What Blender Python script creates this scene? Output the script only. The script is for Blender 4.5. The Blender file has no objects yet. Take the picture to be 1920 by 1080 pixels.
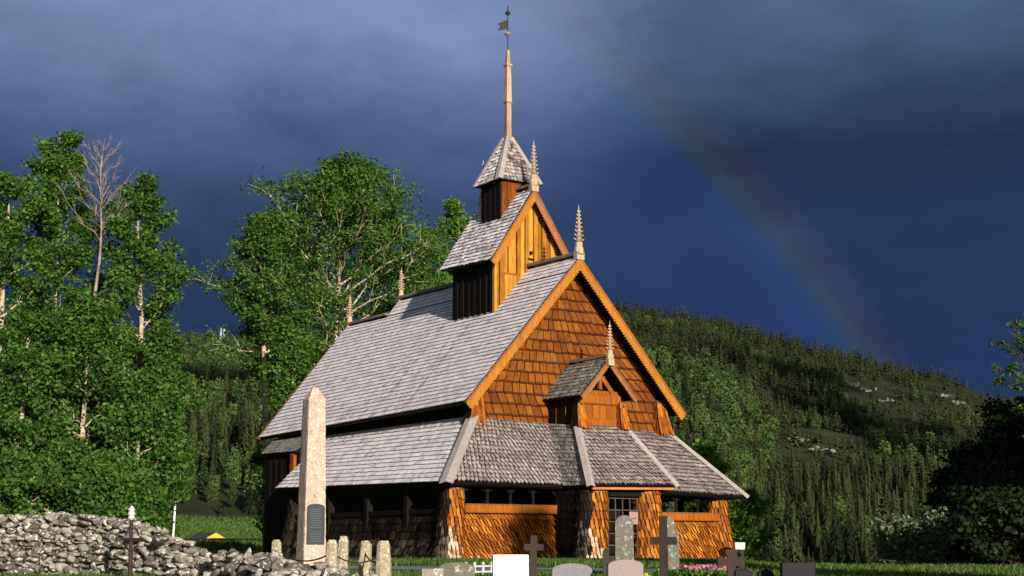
import bpy, math, random
import numpy as np
from mathutils import Vector, Matrix
R = math.radians
scene = bpy.context.scene
COL = scene.collection

# ------------------------------------------------------------------ camera
CAM = np.array([-30.4, -40.858, 0.383]); YAW, PIT, F = R(34.047), R(9.828), 2815.35
cam = bpy.data.objects.new('camera', bpy.data.cameras.new('camera'))
COL.objects.link(cam); scene.camera = cam
cam.location = CAM
cam.rotation_euler = (R(90) + PIT, 0, -YAW)
cam.data.sensor_width = 36; cam.data.lens = F / 1920 * 36
cam.data.clip_start = 0.1; cam.data.clip_end = 20000
FW = np.array([math.sin(YAW) * math.cos(PIT), math.cos(YAW) * math.cos(PIT), math.sin(PIT)])
RT = np.array([math.cos(YAW), -math.sin(YAW), 0.0]); UP = np.cross(RT, FW)
HF = np.array([math.sin(YAW), math.cos(YAW)])           # horizontal view direction
HR = np.array([math.cos(YAW), -math.sin(YAW)])

# ------------------------------------------------------------------ light
SUN_AZ, SUN_EL = 192.0, 14.0                             # azimuth from +Y towards +X
SD = Vector((math.sin(R(SUN_AZ)) * math.cos(R(SUN_EL)), math.cos(R(SUN_AZ)) * math.cos(R(SUN_EL)), math.sin(R(SUN_EL))))
sl = bpy.data.lights.new('sun', 'SUN'); sl.energy = 5.0; sl.angle = R(0.5); sl.color = (1.0, 0.91, 0.78)
so = bpy.data.objects.new('sun', sl); COL.objects.link(so)
so.rotation_euler = SD.to_track_quat('Z', 'Y').to_euler()
scene.view_settings.view_transform = 'Standard'; scene.view_settings.look = 'None'
scene.view_settings.gamma = 1.0; scene.view_settings.exposure = 0.8
EXPO = 2 ** 0.8

def s2l(c):
    c = [v / 255 for v in c]
    return tuple(v / 12.92 if v <= .04045 else ((v + .055) / 1.055) ** 2.4 for v in c)

class NT:
    """tiny node-tree writer"""
    def __init__(s, tree): s.t = tree; s.n = tree.nodes; s.l = tree.links
    def new(s, typ, **kw):
        n = s.n.new(typ)
        for k, v in kw.items(): setattr(n, k, v)
        return n
    def put(s, sock, v):
        if hasattr(v, 'is_output'): s.l.new(v, sock)
        elif isinstance(v, (tuple, list)) and len(v) == 3 and sock.type == 'RGBA': sock.default_value = (*v, 1)
        else: sock.default_value = v
    def math(s, op, a, b=0.0, c=None, clamp=False):
        n = s.new('ShaderNodeMath', operation=op, use_clamp=clamp); s.put(n.inputs[0], a); s.put(n.inputs[1], b)
        if c is not None: s.put(n.inputs[2], c)
        return n.outputs[0]
    def dot(s, a, b):
        n = s.new('ShaderNodeVectorMath', operation='DOT_PRODUCT'); s.put(n.inputs[0], a); s.put(n.inputs[1], b); return n.outputs['Value']
    def vm(s, op, a, b):
        n = s.new('ShaderNodeVectorMath', operation=op); s.put(n.inputs[0], a); s.put(n.inputs[1], b); return n.outputs[0]
    def rng(s, v, a, b, c=0.0, d=1.0, smooth=False):
        n = s.new('ShaderNodeMapRange', interpolation_type='SMOOTHSTEP' if smooth else 'LINEAR'); s.put(n.inputs[0], v)
        for i, x in enumerate((a, b, c, d)): n.inputs[i + 1].default_value = x
        return n.outputs[0]
    def mix(s, f, a, b, mode='MIX'):
        n = s.new('ShaderNodeMix', data_type='RGBA', blend_type=mode); s.put(n.inputs[0], f); s.put(n.inputs[6], a); s.put(n.inputs[7], b); return n.outputs[2]
    def noise(s, vec, scale, detail=4.0, rough=.55, dist=0.0):
        n = s.new('ShaderNodeTexNoise'); s.put(n.inputs['Vector'], vec); n.inputs['Scale'].default_value = scale
        n.inputs['Detail'].default_value = detail; n.inputs['Roughness'].default_value = rough; n.inputs['Distortion'].default_value = dist
        return n.outputs[0]
    def ramp(s, f, stops):
        n = s.new('ShaderNodeValToRGB'); s.put(n.inputs[0], f); e = n.color_ramp.elements
        while len(e) < len(stops): e.new(.5)
        for i, (p, c) in enumerate(stops): e[i].position = p; e[i].color = (*c, 1)
        return n.outputs[0]

world = bpy.data.worlds.new('World'); scene.world = world; world.use_nodes = True
world.node_tree.nodes.clear(); w = NT(world.node_tree)
def build_world():
    tc = w.new('ShaderNodeTexCoord'); d = w.vm('NORMALIZE', tc.outputs['Generated'], (0, 0, 0))
    sky = w.new('ShaderNodeTexSky', sky_type='NISHITA', sun_disc=False)
    sky.sun_elevation = R(SUN_EL); sky.sun_rotation = R(SUN_AZ); sky.altitude = 600; sky.dust_density = .6
    el = w.math('MULTIPLY', w.math('ARCSINE', w.dot(d, (0, 0, 1))), 57.2958)        # degrees
    fwd = w.math('MAXIMUM', w.dot(d, (*HF, 0)), .05)
    az = w.math('MULTIPLY', w.math('ARCTANGENT', w.math('DIVIDE', w.dot(d, (*HR, 0)), fwd)), 57.2958)
    # soft storm cloud structure, stretched along the horizon
    v1 = w.vm('MULTIPLY', d, (1, 1, 2.6))
    n1 = w.noise(v1, 3.2, 5, .5, .5); n2 = w.noise(v1, 9, 5, .55, .2)
    nz = w.math('ADD', w.math('MULTIPLY', w.math('SUBTRACT', n1, .5), 1.6), w.math('MULTIPLY', w.math('SUBTRACT', n2, .5), .55))
    e2 = w.math('ADD', el, w.math('MULTIPLY', nz, 3.2))
    def storm_ramp(st): return w.ramp(w.rng(e2, 6, 28), [((e - 6) / 22, s2l(c)) for e, c in st])
    left = storm_ramp([(7, (36, 51, 91)), (10, (43, 60, 98)), (12, (50, 67, 105)), (13.5, (57, 74, 114)), (15, (68, 85, 130)), (16.2, (82, 98, 144)), (18, (106, 121, 165)), (20, (120, 136, 181)), (26, (130, 144, 184))])
    right = storm_ramp([(7, (36, 54, 95)), (10, (38, 56, 96)), (12, (41, 59, 99)), (13.4, (37, 53, 90)), (14.8, (36, 50, 82)), (16, (48, 65, 99)), (18, (64, 84, 120)), (20, (76, 95, 135)), (26, (98, 116, 156))])
    storm = w.mix(w.rng(w.math('ADD', az, w.math('MULTIPLY', nz, 3.0)), -1.0, 7.5, 0, 1, True), left, right)
    n3 = w.noise(w.vm('MULTIPLY', d, (1, 1, 2.0)), 17, 6, .6, .4)
    storm = w.mix(1.0, storm, w.ramp(w.math('ADD', w.math('MULTIPLY', n3, .55), w.math('MULTIPLY', n2, .45)), [(.3, (.80, .81, .83)), (.7, (1.2, 1.19, 1.17))]), 'MULTIPLY')
    storm = w.mix(1.0, storm, (1.02, 1.06, .93), 'MULTIPLY')
    # rainbow: a ring about the antisolar point
    ang = w.math('MULTIPLY', w.math('ARCCOSINE', w.dot(d, tuple(-SD))), 57.2958)
    bow = w.ramp(w.rng(ang, 39.0, 42.4), [(0.0, (0, 0, 0)), (.20, (.001, .004, .022)), (.36, (.002, .014, .014)), (.48, (.010, .022, .003)), (.60, (.024, .022, .0)), (.72, (.018, .011, .001)), (.86, (.014, .004, .004)), (1.0, (0, 0, 0))])
    stren = w.math('MULTIPLY', w.rng(el, 20, 9, .5, .8), w.rng(az, -2, 3, 0, 1, True))
    inside = w.math('MULTIPLY', w.rng(ang, 30, 40.2, 0, 1, True), w.math('MULTIPLY', w.rng(ang, 40.2, 41.2, 1, 0), .03))
    c = w.mix(stren, storm, w.mix(1.0, storm, bow, 'ADD'))
    c = w.mix(1.0, c, w.mix(inside, (0, 0, 0), (.1, .18, 1.0)), 'ADD')
    # overhead and behind: grey lid, clearing towards the sun
    c = w.mix(w.rng(el, 24, 50, 0, 1, True), c, s2l((64, 72, 100)))
    c = w.mix(1.0, c, (1 / EXPO,) * 3, 'MULTIPLY')
    clear = w.rng(w.dot(d, tuple(SD)), .15, .75, 0, 1, True)
    cs = w.mix(1.0, sky.outputs[0], (.06,) * 3, 'MULTIPLY')
    c = w.mix(clear, c, cs)
    # ground half of the sphere
    c = w.mix(w.rng(el, -1, -6, 0, 1), c, (.01, .012, .012))
    bg = w.new('ShaderNodeBackground'); w.put(bg.inputs[0], c); bg.inputs[1].default_value = 1.0
    o = w.new('ShaderNodeOutputWorld'); w.l.new(bg.outputs[0], o.inputs[0])
build_world()

# ------------------------------------------------------------------ materials
def mat(name, rough=.8, spec=.3):
    m = bpy.data.materials.new(name); m.use_nodes = True; t = NT(m.node_tree); b = t.n['Principled BSDF']
    b.inputs['Roughness'].default_value = rough; b.inputs['Specular IOR Level'].default_value = spec
    return m, t, b
def tone_of(t): return t.new('ShaderNodeAttribute', attribute_name='tone').outputs['Fac']
def objco(t): return t.new('ShaderNodeTexCoord').outputs['Object']
def bump(t, b, h, strength=.4, dist=.02):
    n = t.new('ShaderNodeBump'); n.inputs['Strength'].default_value = strength; n.inputs['Distance'].default_value = dist
    t.put(n.inputs['Height'], h); t.l.new(n.outputs[0], b.inputs['Normal'])

def wood(name, dark, mid, light, grain=(9, 9, 1.2), rough=.62, spec=.25, wear=None, dirt=.35, fine_=.55, runs=.0):
    m, t, b = mat(name, rough, spec); co = objco(t); tn = tone_of(t)
    g = t.noise(t.vm('MULTIPLY', co, grain), 2.2, 6, .62, .6)
    f = t.math('ADD', t.math('MULTIPLY', tn, .75), t.math('MULTIPLY', t.math('SUBTRACT', g, .5), .9), clamp=True)
    c = t.ramp(f, [(0, dark), (.45, mid), (1, light)])
    fine = t.noise(t.vm('MULTIPLY', co, tuple(4 * q for q in grain)), 5, 3, .6)
    c = t.mix(t.rng(fine, .52, .75, 0, fine_), c, tuple(.35 * q for q in dark))
    big = t.noise(co, .9, 5, .6)
    c = t.mix(t.rng(big, .44, .74, 0, dirt), c, dark)
    run = t.noise(t.vm('MULTIPLY', co, (5, 5, .45)), 1.4, 5, .65, .3)
    c = t.mix(t.rng(run, .54, .74, 0, runs), c, tuple(.5 * q for q in dark))
    if wear:
        wz = t.new('ShaderNodeAttribute', attribute_name='wear').outputs['Fac']
        c = t.mix(t.math('MULTIPLY', wz, t.rng(t.noise(co, 6, 2), .35, .6)), c, wear)
    t.put(b.inputs['Base Color'], c); bump(t, b, t.math('ADD', g, fine), .5, .015)
    return m

M = {}
M['pine'] = wood('tarred_pine', (.07, .015, .002), (.26, .075, .006), (.42, .165, .014), spec=.1, runs=0.7)
M['gable'] = wood('gable_shingle', (.045, .011, .0015), (.175, .052, .005), (.31, .110, .012), grain=(7, 7, 2), dirt=.5, spec=.1, runs=0.75)
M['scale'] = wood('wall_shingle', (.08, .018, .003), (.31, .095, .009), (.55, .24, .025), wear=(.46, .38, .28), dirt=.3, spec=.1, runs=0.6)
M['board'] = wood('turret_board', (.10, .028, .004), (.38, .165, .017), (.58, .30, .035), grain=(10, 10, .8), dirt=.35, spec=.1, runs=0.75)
M['barge'] = wood('bargeboard_pine', (.14, .042, .006), (.34, .130, .016), (.47, .21, .03), dirt=.2, spec=.1, runs=0.45)
M['barge_dark'] = wood('bargeboard_weathered', (.10, .03, .01), (.26, .10, .03), (.36, .17, .06), dirt=.3, runs=0.6)
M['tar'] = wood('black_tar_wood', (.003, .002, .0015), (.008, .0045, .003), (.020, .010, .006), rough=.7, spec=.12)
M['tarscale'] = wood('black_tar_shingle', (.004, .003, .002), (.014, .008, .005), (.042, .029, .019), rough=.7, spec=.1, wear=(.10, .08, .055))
M['roof_side'] = wood('silver_shingle', (.26, .225, .225), (.68, .62, .645), (.82, .78, .80), wear=(.30, .245, .20), grain=(2, 2, 2), dirt=.08, fine_=.3, rough=.85, spec=.15, runs=0.25)
M['roof_front'] = wood('brown_grey_shingle', (.020, .013, .010), (.25, .207, .200), (.46, .405, .40), grain=(4, 4, 4), dirt=.2, fine_=.3, rough=.85, spec=.15, runs=0.4)
M['roof_dull'] = wood('dull_grey_shingle', (.08, .072, .062), (.24, .22, .20), (.40, .38, .36), grain=(3, 3, 3), dirt=.3, rough=.85, spec=.15, runs=0.4)
M['hip'] = wood('silver_board', (.16, .135, .125), (.30, .26, .25), (.42, .38, .38), grain=(6, 6, 1), dirt=.25, rough=.8, spec=.15, runs=0.5)
M['carved'] = wood('carved_pine', (.20, .13, .08), (.42, .31, .20), (.60, .48, .34), grain=(8, 8, 3), dirt=.3)
M['spirewood'] = wood('spire_board', (.10, .055, .03), (.36, .24, .14), (.58, .47, .35), grain=(14, 14, 1.0), dirt=.5, runs=0.7)

def stone(name, c1, c2, spots, scale=6, spot_lo=.62, spot_scale=14, rough=.85, bumps=.6):
    m, t, b = mat(name, rough, .08); co = objco(t); tn = tone_of(t)
    cb = t.new('ShaderNodeCombineXYZ'); [t.put(cb.inputs[q], t.math('MULTIPLY', tn, 40.0 + 17 * q)) for q in range(3)]; sv = cb.outputs[0]
    co = t.vm('ADD', co, t.vm('MULTIPLY', (71.0, 37.0, 53.0), t.new('ShaderNodeCombineXYZ').outputs[0]) if False else sv)
    n = t.noise(co, scale, 8, .65, .3); n2 = t.noise(co, spot_scale, 4, .6, .4)
    f = t.math('ADD', t.math('MULTIPLY', n, .9), t.math('SUBTRACT', t.math('MULTIPLY', t.math('FRACT', t.math('MULTIPLY', tn, 7.31)), .6), .3), clamp=True)
    c = t.mix(t.rng(f, .25, .75), c1, c2)
    c = t.mix(t.rng(n2, spot_lo, spot_lo + .12, 0, .85), c, spots)
    t.put(b.inputs['Base Color'], c); bump(t, b, t.math('ADD', n, t.math('MULTIPLY', n2, .5)), bumps, .03)
    return m
M['drystone'] = stone('lichened_stone', (.07, .062, .052), (.30, .27, .23), (.74, .70, .64), 9, .56, 15, rough=.97)
M['granite_pink'] = stone('pink_granite', (.20, .135, .10), (.47, .36, .29), (.66, .58, .50), 7, .56, 24, bumps=.35)
M['bollard'] = stone('lichened_granite', (.10, .08, .05), (.40, .34, .24), (.78, .74, .64), 14, .57, 22, rough=.95)
M['grave_grey'] = stone('grey_granite', (.11, .105, .115), (.20, .19, .20), (.62, .61, .58), 40, .74, 26, bumps=.15)
M['grave_lichen'] = stone('old_slate', (.06, .055, .045), (.17, .155, .125), (.76, .74, .68), 13, .59, 13)
M['grave_pink'] = stone('rose_granite', (.17, .13, .125), (.27, .215, .21), (.42, .38, .36), 60, .66, 60, bumps=.15)
M['grave_shaded'] = stone('shaded_granite', (.006, .006, .008), (.014, .014, .018), (.03, .03, .035), 40, .75, 50, rough=.5, bumps=.05)  # near-black base colour stands for the shade on these stones
M['marble'] = stone('white_marble', (.78, .78, .78), (.86, .86, .86), (.88, .88, .86), 5, .8, 20, bumps=.05)
M['grave_white'] = stone('lichened_white', (.30, .29, .28), (.62, .61, .60), (.82, .81, .80), 40, .55, 60, bumps=.3)
M['plaque'] = stone('dark_slate_plaque', (.022, .024, .03), (.045, .05, .06), (.09, .10, .11), 30, .7, 60, rough=.5, bumps=.2)
M['letters'] = stone('worn_letters', (.07, .075, .08), (.11, .115, .12), (.15, .15, .15), 30, .7, 40, bumps=.1)
M['rock'] = stone('pale_cliff', (.07, .065, .055), (.20, .19, .175), (.44, .42, .40), .35, .6, .6)

def plain(name, col, rough=.6, metal=0.0, vary=.25, scale=12):
    m, t, b = mat(name, rough, .3); n = t.noise(objco(t), scale, 4)
    t.put(b.inputs['Base Color'], t.mix(t.rng(n, .3, .7), tuple(q * (1 - vary) for q in col), tuple(min(1, q * (1 + vary)) for q in col)))
    b.inputs['Metallic'].default_value = metal; bump(t, b, n, .2, .005)
    return m
M['iron'] = plain('dark_iron', (.018, .013, .012), .7)
M['rust'] = plain('rusty_iron', (.026, .014, .011), .8)
M['darkrust'] = plain('dark_rusty_iron', (.017, .010, .009), .8)
M['brass'] = plain('weathered_brass', (.22, .19, .13), .6)
M['white'] = plain('white_paint', (.74, .74, .76), .6, vary=.08)
M['oldwhite'] = plain('weathered_white', (.42, .42, .43), .7, vary=.3)
M['paper'] = plain('notice_paper', (.24, .155, .14), .8, vary=.15)
M['yellow'] = plain('yellow_paint', (.72, .34, .03), .7, vary=.12)
M['darkroof'] = plain('dark_roof', (.03, .028, .028), .8)
M['mast'] = plain('pale_mast', (.40, .44, .50), .6, vary=.05)
M['glassdark'] = plain('dark_pane', (.01, .01, .012), .25)

def leafmat(name, dark, light, transl=.35, rough=.55):
    m, t, b = mat(name, rough, .25); tn = tone_of(t)
    c = t.ramp(tn, [(0, dark), (1, light)])
    t.put(b.inputs['Base Color'], c)
    tr = t.new('ShaderNodeBsdfTranslucent'); t.put(tr.inputs[0], t.mix(1.0, c, (1.3, 1.25, .6), 'MULTIPLY'))
    mx = t.new('ShaderNodeMixShader'); mx.inputs[0].default_value = transl
    t.l.new(b.outputs[0], mx.inputs[1]); t.l.new(tr.outputs[0], mx.inputs[2])
    t.l.new(mx.outputs[0], t.n['Material Output'].inputs[0])
    return m
M['leaf'] = leafmat('aspen_leaf', (.006, .028, .004), (.106, .222, .030), .42)
M['leaf_bright'] = leafmat('bright_leaf', (.03, .08, .008), (.12, .26, .02))
M['leaf_shaded'] = leafmat('shaded_leaf', (.006, .012, .004), (.020, .034, .008))  # leaf colour darkened to stand for shade at the right edge
M['leaf_pale'] = leafmat('pale_leaf', (.045, .07, .035), (.20, .25, .14))
M['needle'] = leafmat('spruce_needle', (.009, .016, .006), (.062, .076, .027), .15, .7)
M['needle_red'] = leafmat('spruce_cone_tip', (.03, .014, .004), (.075, .045, .012), .12, .7)
M['birchwood'] = leafmat('hill_birch_leaf', (.014, .034, .008), (.085, .138, .034), .2, .7)
M['grass'] = leafmat('grass_blade', (.02, .05, .006), (.09, .15, .022), .3)
M['petal'] = leafmat('pink_petal', (.30, .07, .15), (.46, .17, .26), .2)
M['petal_yellow'] = leafmat('yellow_petal', (.6, .42, .02), (.8, .62, .03), .2)
def bark():
    m, t, b = mat('pale_bark', .8, .2); co = objco(t)
    n = t.noise(t.vm('MULTIPLY', co, (3, 3, 1)), 2, 6, .7); n2 = t.noise(t.vm('MULTIPLY', co, (1, 1, 4)), 3, 3)
    c = t.ramp(n, [(.25, (.07, .05, .035)), (.5, (.32, .25, .17)), (.75, (.56, .49, .40))])
    c = t.mix(t.rng(n2, .58, .7, 0, .7), c, (.06, .045, .03)); t.put(b.inputs['Base Color'], c); bump(t, b, n, .5, .03); return m
M['bark'] = bark()
M['barkdark'] = plain('spruce_bark', (.05, .035, .025), .9)
def deadwood():
    m, t, b = mat('dead_branch', .8, .2); n = t.noise(objco(t), 2, 4)
    t.put(b.inputs['Base Color'], t.ramp(n, [(.3, (.10, .065, .05)), (.7, (.27, .21, .18))])); return m
M['dead'] = deadwood()
def groundmat():
    m, t, b = mat('meadow_ground', .95, .1); co = objco(t)
    n = t.noise(co, .35, 8, .65); n2 = t.noise(co, 9, 5, .7); n3 = t.noise(co, .03, 5, .6)
    g = t.ramp(t.math('ADD', t.math('MULTIPLY', n, .6), t.math('MULTIPLY', n2, .4)), [(.3, (.030, .060, .010)), (.5, (.062, .105, .018)), (.7, (.115, .135, .032))])
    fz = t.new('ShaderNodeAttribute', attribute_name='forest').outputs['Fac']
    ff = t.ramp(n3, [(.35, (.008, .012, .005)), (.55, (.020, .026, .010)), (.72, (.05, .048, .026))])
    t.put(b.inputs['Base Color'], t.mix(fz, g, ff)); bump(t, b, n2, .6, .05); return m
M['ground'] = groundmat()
def gravel():
    m, t, b = mat('gravel', .95, .1); co = objco(t); n = t.noise(co, 30, 4, .7); n2 = t.noise(co, 1.2, 4)
    t.put(b.inputs['Base Color'], t.mix(t.rng(n, .3, .7), (.10, .105, .12), (.26, .265, .29))); bump(t, b, n, .6, .02); return m
M['gravel'] = gravel()

# ------------------------------------------------------------------ mesh helpers
V3 = lambda *a: np.array(a, float)
class MB:
    def __init__(s): s.v = []; s.f = []; s.t = []; s.w = []; s.m = []; s.rng = random.Random(7)
    def poly(s, pts, tone=.5, wear=0.0, mi=0):
        k = len(s.v); s.v += [tuple(p) for p in pts]; s.f.append(tuple(range(k, k + len(pts)))); s.t.append(tone); s.w.append(wear); s.m.append(mi)
    def add(s, verts, faces, tone=.5, wear=0.0, mi=0):
        k = len(s.v); s.v += [tuple(p) for p in verts]
        for f in faces: s.f.append(tuple(i + k for i in f)); s.t.append(tone); s.w.append(wear); s.m.append(mi)
    def hexa(s, b4, t4, tone=.5, wear=0.0, mi=0):
        """b4: lower ring (counter-clockwise from above), t4: upper ring"""
        s.add(list(b4) + list(t4), [(3, 2, 1, 0), (4, 5, 6, 7), (0, 1, 5, 4), (1, 2, 6, 5), (2, 3, 7, 6), (3, 0, 4, 7)], tone, wear, mi)
    def box(s, x0, x1, y0, y1, z0, z1, tone=.5, mi=0):
        s.hexa([(x0, y0, z0), (x1, y0, z0), (x1, y1, z0), (x0, y1, z0)], [(x0, y0, z1), (x1, y0, z1), (x1, y1, z1), (x0, y1, z1)], tone, 0, mi)
    def beam(s, a, b, wd, ht, up=(0, 0, 1), tone=.5, mi=0, w2=None):
        a = V3(*a); b = V3(*b); d = b - a; d /= np.linalg.norm(d); up = V3(*up); sd = np.cross(d, up); sd /= np.linalg.norm(sd); u = np.cross(sd, d)
        w2 = wd if w2 is None else w2
        q = lambda p, ww: [p - sd * ww / 2 - u * ht / 2, p + sd * ww / 2 - u * ht / 2, p + sd * ww / 2 + u * ht / 2, p - sd * ww / 2 + u * ht / 2]
        s.hexa(q(a, wd)[::-1], q(b, w2)[::-1], tone, 0, mi)
    def extrude(s, pts, vec, tone=.5, mi=0):
        pts = [V3(*p) for p in pts]; vec = V3(*vec); n = len(pts); q = [p + vec for p in pts]
        s.add(pts + q, [tuple(range(n - 1, -1, -1)), tuple(range(n, 2 * n))] + [(i, (i + 1) % n, n + (i + 1) % n, n + i) for i in range(n)], tone, 0, mi)
    def tube(s, path, rad, sides=6, tone=.5, mi=0, cap=True):
        P = [V3(*p) for p in path]; k = len(s.v); n = len(P); ref = V3(.31, .17, .93)
        for i, p in enumerate(P):
            d = P[min(i + 1, n - 1)] - P[max(i - 1, 0)]; d /= max(np.linalg.norm(d), 1e-9)
            r_ = ref if abs(d @ ref) < .93 else V3(1, .1, 0); x = np.cross(d, r_); x /= np.linalg.norm(x); y = np.cross(d, x)
            r = rad[i] if hasattr(rad, '__len__') else rad
            for j in range(sides):
                a = 2 * math.pi * j / sides; s.v.append(tuple(p + x * r * math.cos(a) + y * r * math.sin(a)))
        def ff(f): s.f.append(f); s.t.append(tone); s.w.append(0.0); s.m.append(mi)
        for i in range(n - 1):
            for j in range(sides): ff((k + i * sides + j, k + i * sides + (j + 1) % sides, k + (i + 1) * sides + (j + 1) % sides, k + (i + 1) * sides + j))
        if cap: ff(tuple(k + j for j in range(sides))[::-1]); ff(tuple(k + (n - 1) * sides + j for j in range(sides)))
    def lathe(s, c, prof, sides=8, tone=.5, mi=0, rot=0.0, sx=1.0, sy=1.0):
        """prof: list of (radius, z) from bottom to top"""
        k = len(s.v); n = len(prof)
        for r, z in prof:
            for j in range(sides):
                a = rot + 2 * math.pi * j / sides; s.v.append((c[0] + r * math.cos(a) * sx, c[1] + r * math.sin(a) * sy, c[2] + z))
        def ff(f): s.f.append(f); s.t.append(tone); s.w.append(0.0); s.m.append(mi)
        for i in range(n - 1):
            for j in range(sides): ff((k + i * sides + j, k + i * sides + (j + 1) % sides, k + (i + 1) * sides + (j + 1) % sides, k + (i + 1) * sides + j))
        ff(tuple(k + j for j in range(sides))[::-1]); ff(tuple(k + (n - 1) * sides + j for j in range(sides)))
    def shingles(s, L, Rr, rows, width, thick=.03, tip='square', tones=(.15, .85), over=1.3, base=.01, wear=None, jit=.12, lift=.006, mi=0, lean=0.0, gap=.025, butt=0.0):
        rg = s.rng
        for i in range(rows):
            v0 = i / rows; v1 = min(1.0, v0 + over / rows); kk = (v1 - v0) * rows / over
            A, B, D, C = (V3(*L(v0)), V3(*Rr(v0)), V3(*L(v1)), V3(*Rr(v1)))
            ln = np.linalg.norm(B - A); n = max(1, round(ln / width)); nr = np.cross(B - A, D - A); q = np.linalg.norm(nr)
            if q < 1e-7: continue
            nr /= q
            bs = [0.0] + [j + .5 for j in range(n)] + [float(n)] if i % 2 else [float(j) for j in range(n + 1)]
            for j in range(1, len(bs) - 1): bs[j] += rg.uniform(-.13, .13)
            rt = rg.uniform(-.07, .07)
            for j in range(len(bs) - 1):
                u0, u1 = bs[j] / n, bs[j + 1] / n; g = (u1 - u0) * gap; u0 += g; u1 -= g; um = (u0 + u1) / 2; dw = rg.uniform(-jit, jit) * .5
                if tip == 'point': out = [(um, dw), (u1, .34 + dw), (u1, 1), (u0, 1), (u0, .34 + dw)]; nb = [4, 0, 1]
                elif tip == 'round': e = (u1 - u0) * .27; out = [(u0 + e, dw), (u1 - e, dw + rg.uniform(-.02, .02)), (u1, .16 + dw), (u1, 1), (u0, 1), (u0, .16 + dw)]; nb = [5, 0, 1, 2]
                else: out = [(u0, dw), (u1, dw + rg.uniform(-.04, .04)), (u1, 1), (u0, 1)]; nb = [3, 0, 1, 2] if False else [0, 1]
                tl = rg.uniform(0, lift); tilt = rg.uniform(-lift, lift)
                pts = []
                for (u, wv) in out:
                    u = min(1.0, max(0.0, u + lean * (wv - .5) / n)) if lean else u
                    p = (A + (B - A) * u) * (1 - wv * kk) + (D + (C - D) * u) * wv * kk
                    pts.append(p + nr * (base + (thick + tl) * (1 - wv) + (tilt * (1 if u > um else -1) * (1 - wv))))
                to = min(1, max(0, rg.uniform(*tones) + rt)); we = wear((v0, (u0 + u1) / 2, rg)) if wear else 0.0
                k = len(s.v); m = len(out); s.v += [tuple(p) for p in pts]
                s.f.append(tuple(range(k, k + m))); s.t.append(to); s.w.append(we); s.m.append(mi)
                if butt and tip == 'square':              # dark strip along the lower end of the shingle
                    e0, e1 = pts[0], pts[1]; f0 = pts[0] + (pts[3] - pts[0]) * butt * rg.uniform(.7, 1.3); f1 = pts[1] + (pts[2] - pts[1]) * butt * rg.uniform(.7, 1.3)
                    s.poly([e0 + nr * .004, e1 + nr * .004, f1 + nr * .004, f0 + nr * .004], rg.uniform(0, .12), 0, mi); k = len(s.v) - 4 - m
                low = [pts[q_] - nr * (thick * .95) for q_ in nb]; k2 = len(s.v); s.v += [tuple(p) for p in low]
                for q_ in range(len(nb) - 1):
                    s.f.append((k + nb[q_], k2 + q_, k2 + q_ + 1, k + nb[q_ + 1])); s.t.append(to * .12); s.w.append(we); s.m.append(mi)
    def build(s, name, mats, parent=None, smooth=False):
        me = bpy.data.meshes.new(name); me.from_pydata(s.v, [], s.f); return finish(me, name, mats, parent, smooth, np.array(s.t), np.array(s.w), np.array(s.m, np.int32))
def finish(me, name, mats, parent, smooth, tone=None, wear=None, mi=None):
    n = len(me.polygons)
    if tone is not None: me.attributes.new('tone', 'FLOAT', 'FACE').data.foreach_set('value', np.asarray(tone, np.float32))
    if wear is not None and wear.any(): me.attributes.new('wear', 'FLOAT', 'FACE').data.foreach_set('value', np.asarray(wear, np.float32))
    for m in (mats if isinstance(mats, (list, tuple)) else [mats]): me.materials.append(M[m] if isinstance(m, str) else m)
    if mi is not None and mi.any(): me.polygons.foreach_set('material_index', mi)
    if smooth: me.polygons.foreach_set('use_smooth', np.ones(n, bool))
    me.update()
    o = bpy.data.objects.new(name, me); COL.objects.link(o)
    if parent: o.parent = parent
    return o
def np_mesh(name, verts, faces, mats, parent=None, tone=None, mi=None, smooth=False):
    """faces: (n,k) array"""
    me = bpy.data.meshes.new(name); nv, (nf, k) = len(verts), faces.shape
    me.vertices.add(nv); me.vertices.foreach_set('co', np.asarray(verts, np.float32).ravel())
    me.loops.add(nf * k); me.loops.foreach_set('vertex_index', faces.astype(np.int32).ravel())
    me.polygons.add(nf); me.polygons.foreach_set('loop_start', np.arange(0, nf * k, k, dtype=np.int32)); me.polygons.foreach_set('loop_total', np.full(nf, k, np.int32))
    me.update(calc_edges=True); return finish(me, name, mats, parent, smooth, tone, None, mi)
def tag(o, label=None, cat=None, group=None, kind=None):
    for k, v in (('label', label), ('category', cat), ('group', group), ('kind', kind)):
        if v: o[k] = v
    return o
def empty(name, loc=(0, 0, 0), rz=0.0):
    o = bpy.data.objects.new(name, None); COL.objects.link(o); o.location = loc; o.rotation_euler = (0, 0, rz); o.empty_display_size = .3; return o
def lerp(a, b, t): return V3(*a) * (1 - t) + V3(*b) * t
def edge(a, b): return lambda v: lerp(a, b, v)
def poly_edge(pts, zs=None):
    pts = [V3(*p) for p in pts]; ts = np.linspace(0, 1, len(pts)) if zs is None else zs
    def f(v):
        return V3(*[np.interp(v, ts, [p[i] for p in pts]) for i in range(3)])
    return f
def slab(mb, a, b, c, d, th, tone=.3, mi=0, off=0.0):
    """a b c d counter-clockwise seen from outside; thickness goes inwards"""
    a, b, c, d = (V3(*p) for p in (a, b, c, d)); n = np.cross(b - a, d - a); n /= np.linalg.norm(n)
    t4 = [p - n * off for p in (a, b, c, d)]; b4 = [p - n * (off + th) for p in (a, b, c, d)]; mb.hexa(b4, t4, tone, 0, mi)

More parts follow.
